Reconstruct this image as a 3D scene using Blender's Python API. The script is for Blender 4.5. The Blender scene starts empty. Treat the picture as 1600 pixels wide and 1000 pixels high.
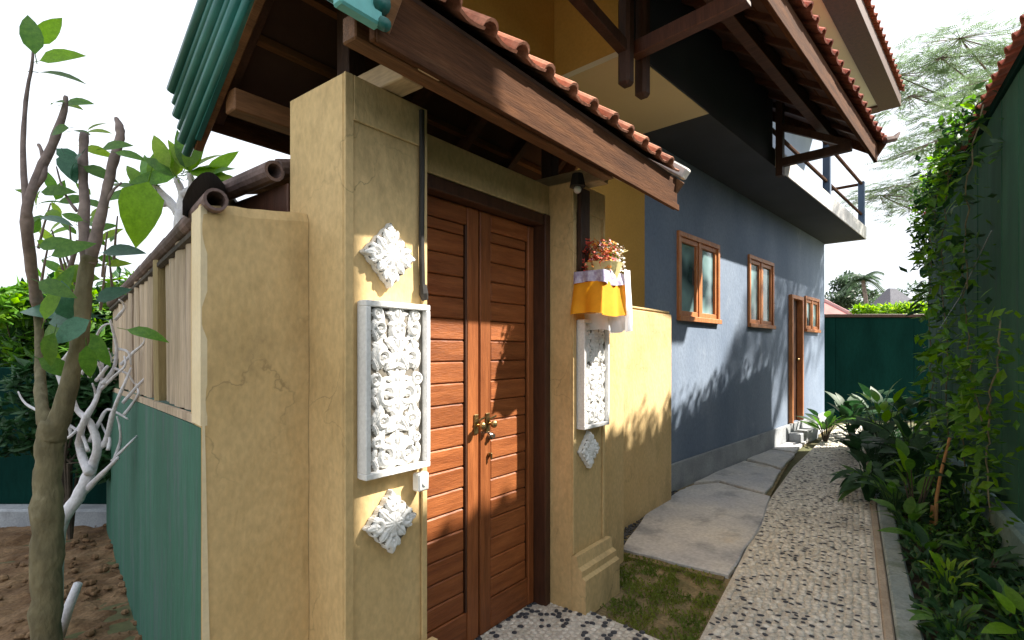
import bpy, math, random
import numpy as np
from mathutils import Vector, Matrix
random.seed(7); RS = np.random.RandomState(11)
S = bpy.context.scene
COL = S.collection

# ------------------------------------------------------------------ camera
cd = bpy.data.cameras.new('camera'); cam = bpy.data.objects.new('camera', cd); COL.objects.link(cam)
cam.location = (0, 0, 1.5); cam.rotation_euler = (math.radians(90), 0, 0)
cd.sensor_width = 36; cd.lens = 18.72; cd.shift_x = -0.00375; cd.shift_y = 0.03
cd.clip_start = 0.05; cd.clip_end = 2000
S.camera = cam
# ------------------------------------------------------------------ light
SUN = Vector((1.341, 0.10, 1.23)).normalized()
EL = math.asin(SUN.z); AZ = math.atan2(SUN.x, SUN.y)
w = bpy.data.worlds.new('World'); S.world = w; w.use_nodes = True
nt = w.node_tree; nt.nodes.clear()
wo = nt.nodes.new('ShaderNodeOutputWorld'); bg = nt.nodes.new('ShaderNodeBackground')
sky = nt.nodes.new('ShaderNodeTexSky'); sky.sky_type = 'NISHITA'; sky.sun_disc = False
sky.sun_elevation = EL; sky.sun_rotation = AZ; sky.air_density = 1.2; sky.dust_density = 2.5
tc = nt.nodes.new('ShaderNodeTexCoord'); ns = nt.nodes.new('ShaderNodeTexNoise')
mp = nt.nodes.new('ShaderNodeMapping'); mp.inputs['Scale'].default_value = (1, 1, 2.2)
ns.inputs['Scale'].default_value = 1.7; ns.inputs['Detail'].default_value = 5; ns.inputs['Roughness'].default_value = .55
cr = nt.nodes.new('ShaderNodeValToRGB')
cr.color_ramp.elements[0].position = .30; cr.color_ramp.elements[0].color = (.55, .55, .55, 1)
cr.color_ramp.elements[1].position = .55; cr.color_ramp.elements[1].color = (1, 1, 1, 1)
mx = nt.nodes.new('ShaderNodeMixRGB'); mx.inputs[2].default_value = (4.9, 5.15, 5.55, 1)
nt.links.new(tc.outputs['Generated'], mp.inputs[0]); nt.links.new(mp.outputs[0], ns.inputs['Vector'])
nt.links.new(ns.outputs['Fac'], cr.inputs[0]); nt.links.new(cr.outputs[0], mx.inputs[0])
nt.links.new(sky.outputs[0], mx.inputs[1]); nt.links.new(mx.outputs[0], bg.inputs[0])
bg.inputs['Strength'].default_value = 0.10
nt.links.new(bg.outputs[0], wo.inputs[0])
sl = bpy.data.lights.new('sun', 'SUN'); sl.energy = 5.0; sl.angle = math.radians(1.0); sl.color = (1, .93, .82)
so = bpy.data.objects.new('sun', sl); COL.objects.link(so); so.location = (6, 1, 9)
so.rotation_euler = SUN.to_track_quat('Z', 'Y').to_euler()
S.view_settings.view_transform = 'Standard'; S.view_settings.look = 'None'
S.view_settings.exposure = 1.45; S.view_settings.gamma = 1; S.view_settings.use_curve_mapping = False

# ------------------------------------------------------------------ frames
FR = {'W': (0., 0., 0.), 'G': (0., 0., math.atan2(.7912, .6115)), 'B': (0., 0., math.atan2(.736, .677)),
      'R': (0., 0., math.atan2(.8438, .5366)), 'F': (-.992, 1.68, math.atan2(.7526, -.6585))}
def FM(f):
    x, y, a = FR[f]
    return Matrix.Translation((x, y, 0)) @ Matrix.Rotation(a, 4, 'Z')
def at(px, py, Y):
    return Vector(((px - 806) * Y / 832, Y, 1.5 - (py - 548) * Y / 832))
ORG = {}
# ------------------------------------------------------------------ materials
def srgb(r, g, b):
    f = lambda c: (c / 255 / 12.92) if c / 255 <= .04045 else ((c / 255 + .055) / 1.055) ** 2.4
    return (f(r), f(g), f(b))
MATS = {}
def mat(name, c1, c2=None, scale=4, rough=.8, bump=.2, bscale=40, c3=None, stretch=(1, 1, 1), metal=0, spec=.4,
        trans=0, detail=6, rnd=0, ramp=(.35, .65), blot=None, coat=0, fine=None):
    """principled material: two noise-mixed tones, larger blotches, fine speckle, bump, per-object tone change"""
    m = bpy.data.materials.new(name); m.use_nodes = True; n = m.node_tree.nodes; l = m.node_tree.links
    p = n['Principled BSDF']; p.inputs['Roughness'].default_value = rough; p.inputs['Metallic'].default_value = metal
    p.inputs['Specular IOR Level'].default_value = spec
    if coat: p.inputs['Coat Weight'].default_value = coat; p.inputs['Coat Roughness'].default_value = .25
    t = n.new('ShaderNodeTexCoord'); mp = n.new('ShaderNodeMapping'); mp.inputs['Scale'].default_value = stretch
    l.new(t.outputs['Object'], mp.inputs[0])
    src = mp.outputs[0]
    if rnd:
        oi = n.new('ShaderNodeObjectInfo'); ad = n.new('ShaderNodeVectorMath'); ad.operation = 'ADD'
        ml = n.new('ShaderNodeMath'); ml.operation = 'MULTIPLY'; ml.inputs[1].default_value = 37
        l.new(oi.outputs['Random'], ml.inputs[0]); l.new(src, ad.inputs[0]); l.new(ml.outputs[0], ad.inputs[1]); src = ad.outputs[0]
    nz = n.new('ShaderNodeTexNoise'); nz.inputs['Scale'].default_value = scale; nz.inputs['Detail'].default_value = detail
    l.new(src, nz.inputs['Vector'])
    r = n.new('ShaderNodeValToRGB'); r.color_ramp.elements[0].position = ramp[0]; r.color_ramp.elements[1].position = ramp[1]
    r.color_ramp.elements[0].color = (*c1, 1); r.color_ramp.elements[1].color = (*(c2 or c1), 1)
    if c3:
        e = r.color_ramp.elements.new(min(.98, ramp[1] + .13)); e.color = (*c3, 1)
    l.new(nz.outputs['Fac'], r.inputs[0]); col = r.outputs[0]
    if blot:   # (colour, scale, threshold, amount)
        nb = n.new('ShaderNodeTexNoise'); nb.inputs['Scale'].default_value = blot[1]; nb.inputs['Detail'].default_value = 8
        nb.inputs['Roughness'].default_value = .65
        l.new(src, nb.inputs['Vector']); rb = n.new('ShaderNodeValToRGB')
        rb.color_ramp.elements[0].position = blot[2]; rb.color_ramp.elements[1].position = min(1, blot[2] + .14)
        rb.color_ramp.elements[0].color = (0, 0, 0, 1); rb.color_ramp.elements[1].color = (blot[3],) * 3 + (1,)
        l.new(nb.outputs['Fac'], rb.inputs[0]); mm = n.new('ShaderNodeMixRGB'); mm.inputs[2].default_value = (*blot[0], 1)
        l.new(rb.outputs[0], mm.inputs[0]); l.new(col, mm.inputs[1]); col = mm.outputs[0]
    if fine:
        nf = n.new('ShaderNodeTexNoise'); nf.inputs['Scale'].default_value = fine[0]; nf.inputs['Detail'].default_value = 3
        l.new(src, nf.inputs['Vector']); mr = n.new('ShaderNodeMapRange')
        mr.inputs[1].default_value = .3; mr.inputs[2].default_value = .7
        mr.inputs[3].default_value = 1 - fine[1]; mr.inputs[4].default_value = 1 + fine[1]
        l.new(nf.outputs['Fac'], mr.inputs[0]); hv = n.new('ShaderNodeHueSaturation')
        l.new(mr.outputs[0], hv.inputs['Value']); l.new(col, hv.inputs['Color']); col = hv.outputs[0]
    if rnd:
        mr = n.new('ShaderNodeMapRange'); mr.inputs[3].default_value = 1 - rnd; mr.inputs[4].default_value = 1 + rnd
        l.new(oi.outputs['Random'], mr.inputs[0]); hs = n.new('ShaderNodeHueSaturation')
        l.new(mr.outputs[0], hs.inputs['Value']); l.new(col, hs.inputs['Color']); col = hs.outputs[0]
    l.new(col, p.inputs['Base Color'])
    if bump:
        b = n.new('ShaderNodeBump'); b.inputs['Strength'].default_value = bump; b.inputs['Distance'].default_value = .01
        nb2 = n.new('ShaderNodeTexNoise'); nb2.inputs['Scale'].default_value = bscale; nb2.inputs['Detail'].default_value = 5
        l.new(src, nb2.inputs['Vector']); l.new(nb2.outputs['Fac'], b.inputs['Height']); l.new(b.outputs[0], p.inputs['Normal'])
    if trans:
        out = [x for x in n if x.type == 'OUTPUT_MATERIAL'][0]
        tr = n.new('ShaderNodeBsdfTranslucent'); ms = n.new('ShaderNodeMixShader'); ms.inputs[0].default_value = trans
        hs2 = n.new('ShaderNodeHueSaturation'); hs2.inputs['Value'].default_value = 1.5; hs2.inputs['Saturation'].default_value = 1.1
        l.new(col, hs2.inputs['Color']); l.new(hs2.outputs[0], tr.inputs['Color'])
        l.new(p.outputs[0], ms.inputs[1]); l.new(tr.outputs[0], ms.inputs[2]); l.new(ms.outputs[0], out.inputs['Surface'])
    MATS[name] = m
    return m
mat('yellow_plaster', (.60, .415, .185), (.73, .535, .275), 1.6, .9, .6, 22, blot=((.30, .205, .095), 2.6, .52, .42), fine=(55, .10), stretch=(1, 1, .6), ramp=(.3, .7))
mat('ochre_plaster', (.48, .265, .05), (.56, .32, .07), 1.5, .9, .15, 40, blot=((.35, .2, .05), 2.5, .6, .3), fine=(50, .06))
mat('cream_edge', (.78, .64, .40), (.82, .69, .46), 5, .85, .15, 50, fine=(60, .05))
mat('cream_paint', (.72, .64, .42), (.66, .58, .38), 1.2, .85, .08, 30)
mat('blue_plaster', (.155, .205, .29), (.23, .285, .375), 1.1, .85, .4, 30, blot=((.42, .47, .55), 1.6, .60, .45), fine=(45, .10), stretch=(1, 1, .6))
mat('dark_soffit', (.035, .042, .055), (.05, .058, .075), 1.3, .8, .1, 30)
mat('balcony_blue', (.30, .38, .52), (.36, .44, .58), 2, .8, .1, 30)
mat('post_blue', (.07, .11, .17), (.09, .13, .2), 4, .7, .1, 40)
mat('skirt_concrete', (.27, .29, .31), (.38, .40, .42), 3, .9, .4, 40, blot=((.17, .17, .17), 5, .58, .5), fine=(70, .12))
mat('slab_concrete', (.50, .50, .52), (.64, .62, .59), 2.0, .85, .5, 25, blot=((.22, .23, .26), 3, .52, .6), fine=(40, .14), c3=(.60, .52, .42))
mat('mortar', (.52, .47, .40), (.68, .63, .55), 6, .95, .6, 60, fine=(120, .2), blot=((.16, .13, .10), 2.2, .57, .5))
mat('pebble_pale', (.60, .55, .46), (.80, .76, .68), 14, .6, .2, 50, rnd=0, fine=(35, .3), blot=((.30, .25, .19), 1.1, .55, .6))
mat('pebble_dark', (.035, .04, .05), (.085, .09, .105), 20, .5, .1, 50, fine=(40, .2))
mat('kerb_grey', (.22, .27, .27), (.33, .37, .36), 5, .9, .5, 40, blot=((.10, .14, .08), 4, .52, .6), fine=(60, .15))
mat('kerb_tan', (.36, .29, .22), (.46, .38, .30), 6, .9, .4, 40, fine=(60, .15))
mat('footing_blue', (.13, .22, .22), (.22, .32, .32), 4, .85, .3, 30, blot=((.06, .10, .07), 3, .5, .6), fine=(40, .12))
mat('soil', (.12, .065, .03), (.24, .15, .08), 5, 1, 1.0, 30, blot=((.32, .20, .11), 8, .6, .6), fine=(60, .3))
mat('lawn_soil', (.15, .13, .06), (.28, .21, .11), 9, 1, .8, 40, fine=(60, .3))
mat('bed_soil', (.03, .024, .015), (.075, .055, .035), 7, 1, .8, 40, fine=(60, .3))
mat('door_wood', (.23, .066, .018), (.35, .112, .034), 3.0, .45, .3, 24, rnd=.16, stretch=(1, 1, 10), spec=.4, blot=((.20, .06, .022), 1.2, .55, .5), fine=(18, .14))
mat('door_wood_upright', (.21, .062, .018), (.31, .102, .032), 3.0, .45, .3, 24, rnd=.10, stretch=(10, 10, .8), spec=.4, fine=(14, .15))
mat('frame_wood', (.055, .022, .012), (.085, .034, .018), 3, .5, .2, 30, rnd=.15, stretch=(8, 8, .8), fine=(16, .2))
mat('window_wood', (.46, .16, .055), (.58, .24, .085), 4, .5, .2, 30, rnd=.08, stretch=(6, 6, 1.5), fine=(20, .12))
mat('fascia_wood', (.05, .021, .010), (.095, .040, .017), 3, .9, .4, 18, spec=.12, rnd=.1, stretch=(.8, 8, 8), blot=((.15, .085, .04), 2.2, .60, .4), fine=(20, .2))
mat('beam_wood', (.15, .068, .026), (.22, .10, .04), 3, .65, .4, 20, rnd=.12, stretch=(.8, 8, 8), fine=(20, .2))
mat('rafter_wood', (.055, .023, .013), (.085, .036, .02), 3, .7, .3, 20, rnd=.2, stretch=(6, .8, 6), fine=(20, .2))
mat('dark_wood', (.035, .018, .012), (.06, .03, .02), 3, .6, .3, 20, rnd=.2, stretch=(4, 4, 1), fine=(20, .2))
mat('pale_beam', (.42, .30, .17), (.52, .38, .22), 3, .7, .3, 20, rnd=.1, stretch=(6, .8, 6), fine=(20, .15))
mat('lining_wood', (.06, .03, .02), (.085, .042, .028), 4, .9, .3, 20)
mat('terracotta', (.40, .15, .085), (.55, .25, .155), 7, .8, .4, 40, rnd=.22, blot=((.20, .10, .075), 9, .55, .5), fine=(60, .15))
mat('terracotta_red', (.30, .085, .055), (.42, .14, .09), 7, .8, .4, 40, rnd=.2, blot=((.13, .05, .04), 6, .55, .5), fine=(60, .15))
mat('old_tile', (.10, .065, .055), (.20, .135, .12), 7, .8, .4, 40, rnd=.2, blot=((.32, .25, .24), 9, .60, .4), fine=(60, .2))
mat('mortar_cap', (.60, .58, .55), (.74, .72, .69), 8, .9, .4, 40, blot=((.35, .3, .25), 7, .58, .5))
mat('shadow_tile', (.018, .016, .016), (.04, .036, .034), 7, .75, .3, 40)
mat('green_rib', (.018, .115, .10), (.03, .16, .135), 5, .35, .15, 40, rnd=.15, blot=((.02, .10, .085), 5, .52, .6), fine=(30, .12), stretch=(1, .4, .4))
mat('teal_paint', (.12, .42, .40), (.18, .50, .47), 5, .5, .15, 40, fine=(30, .08))
mat('green_wall', (.028, .12, .078), (.048, .16, .11), 2.4, .75, .4, 18, stretch=(5, 5, .55), blot=((.10, .13, .145), 2.6, .50, .55), fine=(24, .16), ramp=(.3, .7))
mat('green_panel', (.012, .072, .040), (.025, .105, .06), 1.6, .9, spec=.12, bump=.25, bscale=24) if 0 else mat('green_panel', (.012, .072, .040), (.025, .105, .06), 1.6, .9, .25, 24, stretch=(3, 3, .6), rnd=.14, blot=((.045, .075, .08), 2.2, .55, .5), fine=(30, .12))
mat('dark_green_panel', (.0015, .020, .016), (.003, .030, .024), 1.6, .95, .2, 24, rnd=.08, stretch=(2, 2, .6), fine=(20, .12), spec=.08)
mat('slat_wood', (.44, .34, .24), (.60, .48, .35), 2.6, .85, .5, 22, rnd=.16, stretch=(9, 9, .6), blot=((.24, .18, .16), 2.4, .52, .55), fine=(24, .16))
mat('slat_olive', (.36, .28, .14), (.46, .36, .19), 2.6, .85, .4, 22, rnd=.1, stretch=(9, 9, .6), fine=(24, .12))
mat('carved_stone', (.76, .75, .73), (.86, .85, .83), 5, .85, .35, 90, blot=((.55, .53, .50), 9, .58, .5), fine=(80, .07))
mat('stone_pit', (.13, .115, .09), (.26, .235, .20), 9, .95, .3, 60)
mat('white_plastic', (.82, .82, .80), (.80, .80, .78), 4, .4, 0)
mat('black_rubber', (.02, .018, .016), (.03, .027, .024), 6, .6, .1, 40)
mat('brass', (.42, .30, .14), (.30, .21, .10), 30, .35, .2, 80, metal=1)
mat('steel', (.55, .54, .52), (.45, .44, .42), 30, .3, .1, 80, metal=1)
mat('orange_cloth', (.86, .33, .01), (.90, .42, .02), 4, .85, .15, 200, fine=(30, .05), trans=.12)
mat('yellow_cloth', (.86, .52, .03), (.88, .58, .05), 4, .85, .15, 200, trans=.12)
mat('white_cloth', (.80, .80, .84), (.86, .86, .88), 4, .85, .15, 200, trans=.12)
mat('purple_cloth', (.42, .36, .52), (.66, .62, .72), 40, .85, .15, 120, blot=((.30, .20, .38), 45, .5, .7))
mat('petal_red', (.55, .05, .04), (.65, .12, .06), 9, .6, 0)
mat('petal_orange', (.85, .30, .03), (.88, .42, .06), 9, .6, 0)
mat('petal_pink', (.80, .35, .42), (.85, .55, .58), 9, .6, 0)
mat('petal_white', (.85, .82, .70), (.88, .86, .8), 9, .6, 0)
mat('palm_weave', (.55, .47, .20), (.66, .58, .28), 20, .7, .2, 60)
mat('bark_olive', (.12, .105, .06), (.20, .175, .10), 7, .9, 1.0, 45, blot=((.26, .24, .17), 5, .55, .6), fine=(40, .2), stretch=(1, 1, .5))
mat('bark_grey', (.17, .13, .12), (.28, .22, .20), 8, .85, .6, 30, fine=(40, .2))
mat('bark_dark', (.045, .035, .025), (.09, .07, .05), 6, .9, .6, 30, fine=(30, .2))
mat('white_bark', (.58, .57, .60), (.74, .73, .76), 8, .85, .5, 50, blot=((.30, .27, .26), 8, .58, .6), fine=(50, .12))
mat('bamboo_stake', (.35, .17, .06), (.46, .25, .10), 6, .6, .3, 30, fine=(30, .15), blot=((.2, .1, .04), 9, .55, .5))
def leafmat(name, c1, c2, tr=.35, rough=.45): mat(name, c1, c2, 9, rough, .15, 40, rnd=.22, trans=tr, fine=(30, .14))
leafmat('leaf_bright', (.13, .27, .012), (.17, .33, .02), .5)
leafmat('leaf_mid', (.065, .17, .022), (.105, .23, .032), .4)
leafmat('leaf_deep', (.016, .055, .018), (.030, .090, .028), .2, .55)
leafmat('leaf_blue', (.04, .13, .075), (.06, .17, .10), .25, .4)
leafmat('leaf_lime', (.22, .36, .03), (.28, .42, .05), .5)
leafmat('leaf_far', (.06, .10, .06), (.09, .14, .08), .35)
leafmat('leaf_albizia', (.13, .20, .10), (.20, .27, .15), .4)
mat('grass_blade', (.10, .17, .025), (.24, .27, .05), 3, .6, 0, trans=.3, fine=(40, .3))
mat('pink_roof', (.42, .16, .15), (.50, .21, .19), 4, .85, .2, 30, rnd=.15)
mat('pink_wall', (.62, .36, .36), (.68, .42, .41), 3, .85, .1, 30)
mat('thatch', (.11, .11, .13), (.19, .19, .21), 8, .95, .6, 20, stretch=(5, 5, 1), fine=(30, .2))
mat('house_wall', (.55, .56, .50), (.5, .5, .45), 3, .85, .1, 30)
mat('earth', (.09, .10, .04), (.15, .13, .07), .8, 1, .4, 12, fine=(20, .25))
g = bpy.data.materials.new('window_glass'); g.use_nodes = True; p = g.node_tree.nodes['Principled BSDF']
p.inputs['Base Color'].default_value = (.16, .27, .28, 1); p.inputs['Roughness'].default_value = .06; p.inputs['Specular IOR Level'].default_value = .9
n_ = g.node_tree.nodes; t_ = n_.new('ShaderNodeTexNoise'); t_.inputs['Scale'].default_value = 2.0; t_.inputs['Detail'].default_value = 2
r_ = n_.new('ShaderNodeValToRGB'); r_.color_ramp.elements[0].position = .38; r_.color_ramp.elements[1].position = .6
r_.color_ramp.elements[0].color = (.035, .06, .07, 1); r_.color_ramp.elements[1].color = (.30, .47, .47, 1)
o_ = n_.new('ShaderNodeTexCoord'); g.node_tree.links.new(o_.outputs['Object'], t_.inputs[0])
g.node_tree.links.new(t_.outputs[0], r_.inputs[0]); g.node_tree.links.new(r_.outputs[0], p.inputs['Base Color'])
MATS['window_glass'] = g

def cracks(name, sc, amt):
    m = MATS[name]; n = m.node_tree.nodes; l = m.node_tree.links; p = n['Principled BSDF']
    t = n.new('ShaderNodeTexCoord'); nn = n.new('ShaderNodeTexNoise'); nn.inputs['Scale'].default_value = 3; nn.inputs['Detail'].default_value = 8
    mixv = n.new('ShaderNodeVectorMath'); mixv.operation = 'MULTIPLY_ADD'; mixv.inputs[1].default_value = (.5, .5, .5)
    v = n.new('ShaderNodeTexVoronoi'); v.feature = 'DISTANCE_TO_EDGE'; v.inputs['Scale'].default_value = sc
    l.new(t.outputs['Object'], nn.inputs['Vector']); l.new(nn.outputs['Color'], mixv.inputs[0]); l.new(t.outputs['Object'], mixv.inputs[2]); l.new(mixv.outputs[0], v.inputs['Vector'])
    r = n.new('ShaderNodeValToRGB'); r.color_ramp.elements[0].position = 0; r.color_ramp.elements[0].color = (1, 1, 1, 1); r.color_ramp.elements[1].position = .006; r.color_ramp.elements[1].color = (0, 0, 0, 1)
    l.new(v.outputs['Distance'], r.inputs[0])
    g2 = n.new('ShaderNodeTexNoise'); g2.inputs['Scale'].default_value = 1.7; r2 = n.new('ShaderNodeValToRGB'); r2.color_ramp.elements[0].position = .5; r2.color_ramp.elements[1].position = .62
    l.new(t.outputs['Object'], g2.inputs['Vector']); l.new(g2.outputs['Fac'], r2.inputs[0])
    a = n.new('ShaderNodeMath'); a.operation = 'MULTIPLY'; l.new(r.outputs[0], a.inputs[0]); l.new(r2.outputs[0], a.inputs[1])
    b = n.new('ShaderNodeMath'); b.operation = 'MULTIPLY'; b.inputs[1].default_value = amt; l.new(a.outputs[0], b.inputs[0])
    mm = n.new('ShaderNodeMixRGB'); mm.inputs[2].default_value = (.16, .11, .05, 1); l.new(b.outputs[0], mm.inputs[0])
    old = p.inputs['Base Color'].links[0].from_socket; l.new(old, mm.inputs[1]); l.new(mm.outputs[0], p.inputs['Base Color'])
cracks('yellow_plaster', 1.6, .6)
# ------------------------------------------------------------------ mesh builder
class MB:
    def __init__(s): s.v = []; s.f = []; s.mi = []
    def add(s, vs, fs, mi=0):
        o = len(s.v); s.v.extend([tuple(v) for v in vs]); s.f.extend([tuple(i + o for i in f) for f in fs]); s.mi.extend([mi] * len(fs)); return s
    def box(s, x0, x1, y0, y1, z0, z1, M=None, b=0):
        if b and min(x1 - x0, y1 - y0, z1 - z0) > 2.2 * b:      # chamfered box
            vs = []; idx = {}
            for ix, X in enumerate((x0, x1)):
                for iy, Y in enumerate((y0, y1)):
                    for iz, Z in enumerate((z0, z1)):
                        sx, sy, sz = (1, -1)[ix] * b, (1, -1)[iy] * b, (1, -1)[iz] * b
                        idx[ix, iy, iz, 0] = len(vs); vs.append((X, Y + sy, Z + sz))
                        idx[ix, iy, iz, 1] = len(vs); vs.append((X + sx, Y, Z + sz))
                        idx[ix, iy, iz, 2] = len(vs); vs.append((X + sx, Y + sy, Z))
            I = lambda a, b_, c, k: idx[a, b_, c, k]
            fs = []
            fs.append((I(0,0,0,0), I(0,0,1,0), I(0,1,1,0), I(0,1,0,0))); fs.append((I(1,0,0,0), I(1,1,0,0), I(1,1,1,0), I(1,0,1,0)))
            fs.append((I(0,0,0,1), I(1,0,0,1), I(1,0,1,1), I(0,0,1,1))); fs.append((I(0,1,0,1), I(0,1,1,1), I(1,1,1,1), I(1,1,0,1)))
            fs.append((I(0,0,0,2), I(0,1,0,2), I(1,1,0,2), I(1,0,0,2))); fs.append((I(0,0,1,2), I(1,0,1,2), I(1,1,1,2), I(0,1,1,2)))
            for a in (0, 1):
                for c in (0, 1):
                    fs.append((I(a,c,0,0), I(a,c,1,0), I(a,c,1,1), I(a,c,0,1)))
                    fs.append((I(a,0,c,0), I(a,1,c,0), I(a,1,c,2), I(a,0,c,2)))
                    fs.append((I(0,a,c,1), I(1,a,c,1), I(1,a,c,2), I(0,a,c,2)))
                    for d in (0, 1): fs.append((I(a,c,d,0), I(a,c,d,1), I(a,c,d,2)))
        else:
            vs = [(x, y, z) for x in (x0, x1) for y in (y0, y1) for z in (z0, z1)]
            fs = [(0, 1, 3, 2), (4, 6, 7, 5), (0, 4, 5, 1), (2, 3, 7, 6), (0, 2, 6, 4), (1, 5, 7, 3)]
        if M is not None: vs = [M @ Vector(v) for v in vs]
        return s.add(vs, fs)
    def prism(s, poly, z0, z1):     # polygon in xy extruded in z
        n = len(poly); vs = [(x, y, z0) for x, y in poly] + [(x, y, z1) for x, y in poly]
        return s.add(vs, [tuple(range(n - 1, -1, -1)), tuple(range(n, 2 * n))] + [(i, (i + 1) % n, n + (i + 1) % n, n + i) for i in range(n)])
    def extr(s, poly, x0, x1):     # polygon in yz extruded along x
        n = len(poly); vs = [(x0, y, z) for y, z in poly] + [(x1, y, z) for y, z in poly]
        return s.add(vs, [tuple(range(n - 1, -1, -1)), tuple(range(n, 2 * n))] + [(i, (i + 1) % n, n + (i + 1) % n, n + i) for i in range(n)])
    def tube(s, pts, rad, n=8, cap=True, jit=0):
        pts = [Vector(p) for p in pts]; rad = rad if isinstance(rad, (list, tuple)) else [rad] * len(pts)
        rings = []; up = Vector((0, 0, 1)); prev = None
        for i, p in enumerate(pts):
            d = (pts[min(i + 1, len(pts) - 1)] - pts[max(i - 1, 0)]).normalized()
            a = prev if prev else (up if abs(d.z) < .9 else Vector((1, 0, 0)))
            x = (a - d * a.dot(d)).normalized(); y = d.cross(x); prev = x
            rings.append([p + (x * math.cos(2 * math.pi * k / n) + y * math.sin(2 * math.pi * k / n)) * rad[i] * (1 + random.uniform(-jit, jit)) for k in range(n)])
        vs = [v for r in rings for v in r]
        fs = [(i * n + k, i * n + (k + 1) % n, (i + 1) * n + (k + 1) % n, (i + 1) * n + k) for i in range(len(pts) - 1) for k in range(n)]
        if cap: fs += [tuple(range(n - 1, -1, -1)), tuple(range((len(pts) - 1) * n, len(pts) * n))]
        return s.add(vs, fs)
    def pipe(s, a, b, ro, ri, n=14):   # hollow pipe with open ends
        a = Vector(a); b = Vector(b); d = (b - a).normalized(); x = d.orthogonal().normalized(); y = d.cross(x)
        vs = []
        for c, r in ((a, ro), (b, ro), (b, ri), (a, ri)):
            vs += [c + (x * math.cos(2 * math.pi * k / n) + y * math.sin(2 * math.pi * k / n)) * r for k in range(n)]
        return s.add(vs, [(q * n + k, q * n + (k + 1) % n, ((q + 1) % 4) * n + (k + 1) % n, ((q + 1) % 4) * n + k) for q in range(4) for k in range(n)])
    def beam(s, a, b, w_, h, b_=0):      # rectangular bar between two points
        a = Vector(a); b = Vector(b); d = b - a; L = d.length; d.normalize()
        side = d.cross(Vector((0, 0, 1))); side = side.normalized() if side.length > .01 else Vector((1, 0, 0)); up = side.cross(d)
        M = Matrix((( *[side[0]], d[0], up[0], a[0]), (side[1], d[1], up[1], a[1]), (side[2], d[2], up[2], a[2]), (0, 0, 0, 1)))
        return s.box(-w_ / 2, w_ / 2, 0, L, -h / 2, h / 2, M, b_)
    def sphere(s, c, r, nu=8, nv=5, sc=(1, 1, 1)):
        vs = [(c[0], c[1], c[2] + r * sc[2])]
        for j in range(1, nv):
            th = math.pi * j / nv
            for k in range(nu):
                ph = 2 * math.pi * k / nu
                vs.append((c[0] + r * sc[0] * math.sin(th) * math.cos(ph), c[1] + r * sc[1] * math.sin(th) * math.sin(ph), c[2] + r * sc[2] * math.cos(th)))
        vs.append((c[0], c[1], c[2] - r * sc[2])); e = len(vs) - 1
        fs = [(0, 1 + k, 1 + (k + 1) % nu) for k in range(nu)]
        fs += [(1 + j * nu + k, 1 + (j + 1) * nu + k, 1 + (j + 1) * nu + (k + 1) % nu, 1 + j * nu + (k + 1) % nu) for j in range(nv - 2) for k in range(nu)]
        fs += [(e, 1 + (nv - 2) * nu + (k + 1) % nu, 1 + (nv - 2) * nu + k) for k in range(nu)]
        return s.add(vs, fs)
    def mesh(s, name, mats, off=(0, 0, 0), smooth=False):
        me = bpy.data.meshes.new(name)
        me.from_pydata([(v[0] - off[0], v[1] - off[1], v[2] - off[2]) for v in s.v], [], s.f)
        for m in (mats if isinstance(mats, (list, tuple)) else [mats]): me.materials.append(MATS[m])
        if any(s.mi): me.polygons.foreach_set('material_index', s.mi)
        import bmesh
        if len(s.f) < 20000:
            bm = bmesh.new(); bm.from_mesh(me); bmesh.ops.recalc_face_normals(bm, faces=bm.faces); bm.to_mesh(me); bm.free()
        if smooth: me.polygons.foreach_set('use_smooth', [True] * len(me.polygons))
        me.update(); return me
    def build(s, name, m, parent=None, frame='W', origin=None, smooth=False, label=None, cat=None, group=None, kind=None):
        """parent given: part in the parent's frame. Otherwise a top-level mesh in frame coordinates"""
        if parent is not None: off = ORG[parent.name]
        else: off = origin if origin is not None else (0, 0, 0)
        me = s.mesh(name, m, off, smooth); o = bpy.data.objects.new(name, me); COL.objects.link(o)
        if parent is not None: o.parent = parent; ORG[o.name] = off
        else: o.matrix_world = FM(frame) @ Matrix.Translation(off); ORG[o.name] = off
        tag(o, label, cat, group, kind); return o
def tag(o, label=None, cat=None, group=None, kind=None):
    if label: o['label'] = label
    if cat: o['category'] = cat
    if group: o['group'] = group
    if kind: o['kind'] = kind
def thing(name, label, cat, origin=(0, 0, 0), frame='W', group=None, kind=None):
    o = bpy.data.objects.new(name, None); COL.objects.link(o); o.empty_display_size = .1
    o.matrix_world = FM(frame) @ Matrix.Translation(origin); ORG[o.name] = tuple(origin); tag(o, label, cat, group, kind); return o
def inst(name, me, parent, M, label=None):      # child sharing mesh data, M in the parent's frame coordinates
    o = bpy.data.objects.new(name, me); COL.objects.link(o); o.parent = parent
    off = ORG[parent.name]; ORG[o.name] = off
    o.matrix_local = Matrix.Translation((-off[0], -off[1], -off[2])) @ M
    if label: o['label'] = label
    return o

# ------------------------------------------------------------------ ground, paths
B2 = lambda t, y: tuple((FM('B') @ Vector((t, y, 0)))[:2])
R2 = lambda t, y: tuple((FM('R') @ Vector((t, y, 0)))[:2])
G2 = lambda t, y: tuple((FM('G') @ Vector((t, y, 0)))[:2])
m = MB(); m.box(-600, 600, -600, 900, -.6, -.03); m.build('ground', 'earth', kind='structure')
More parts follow.
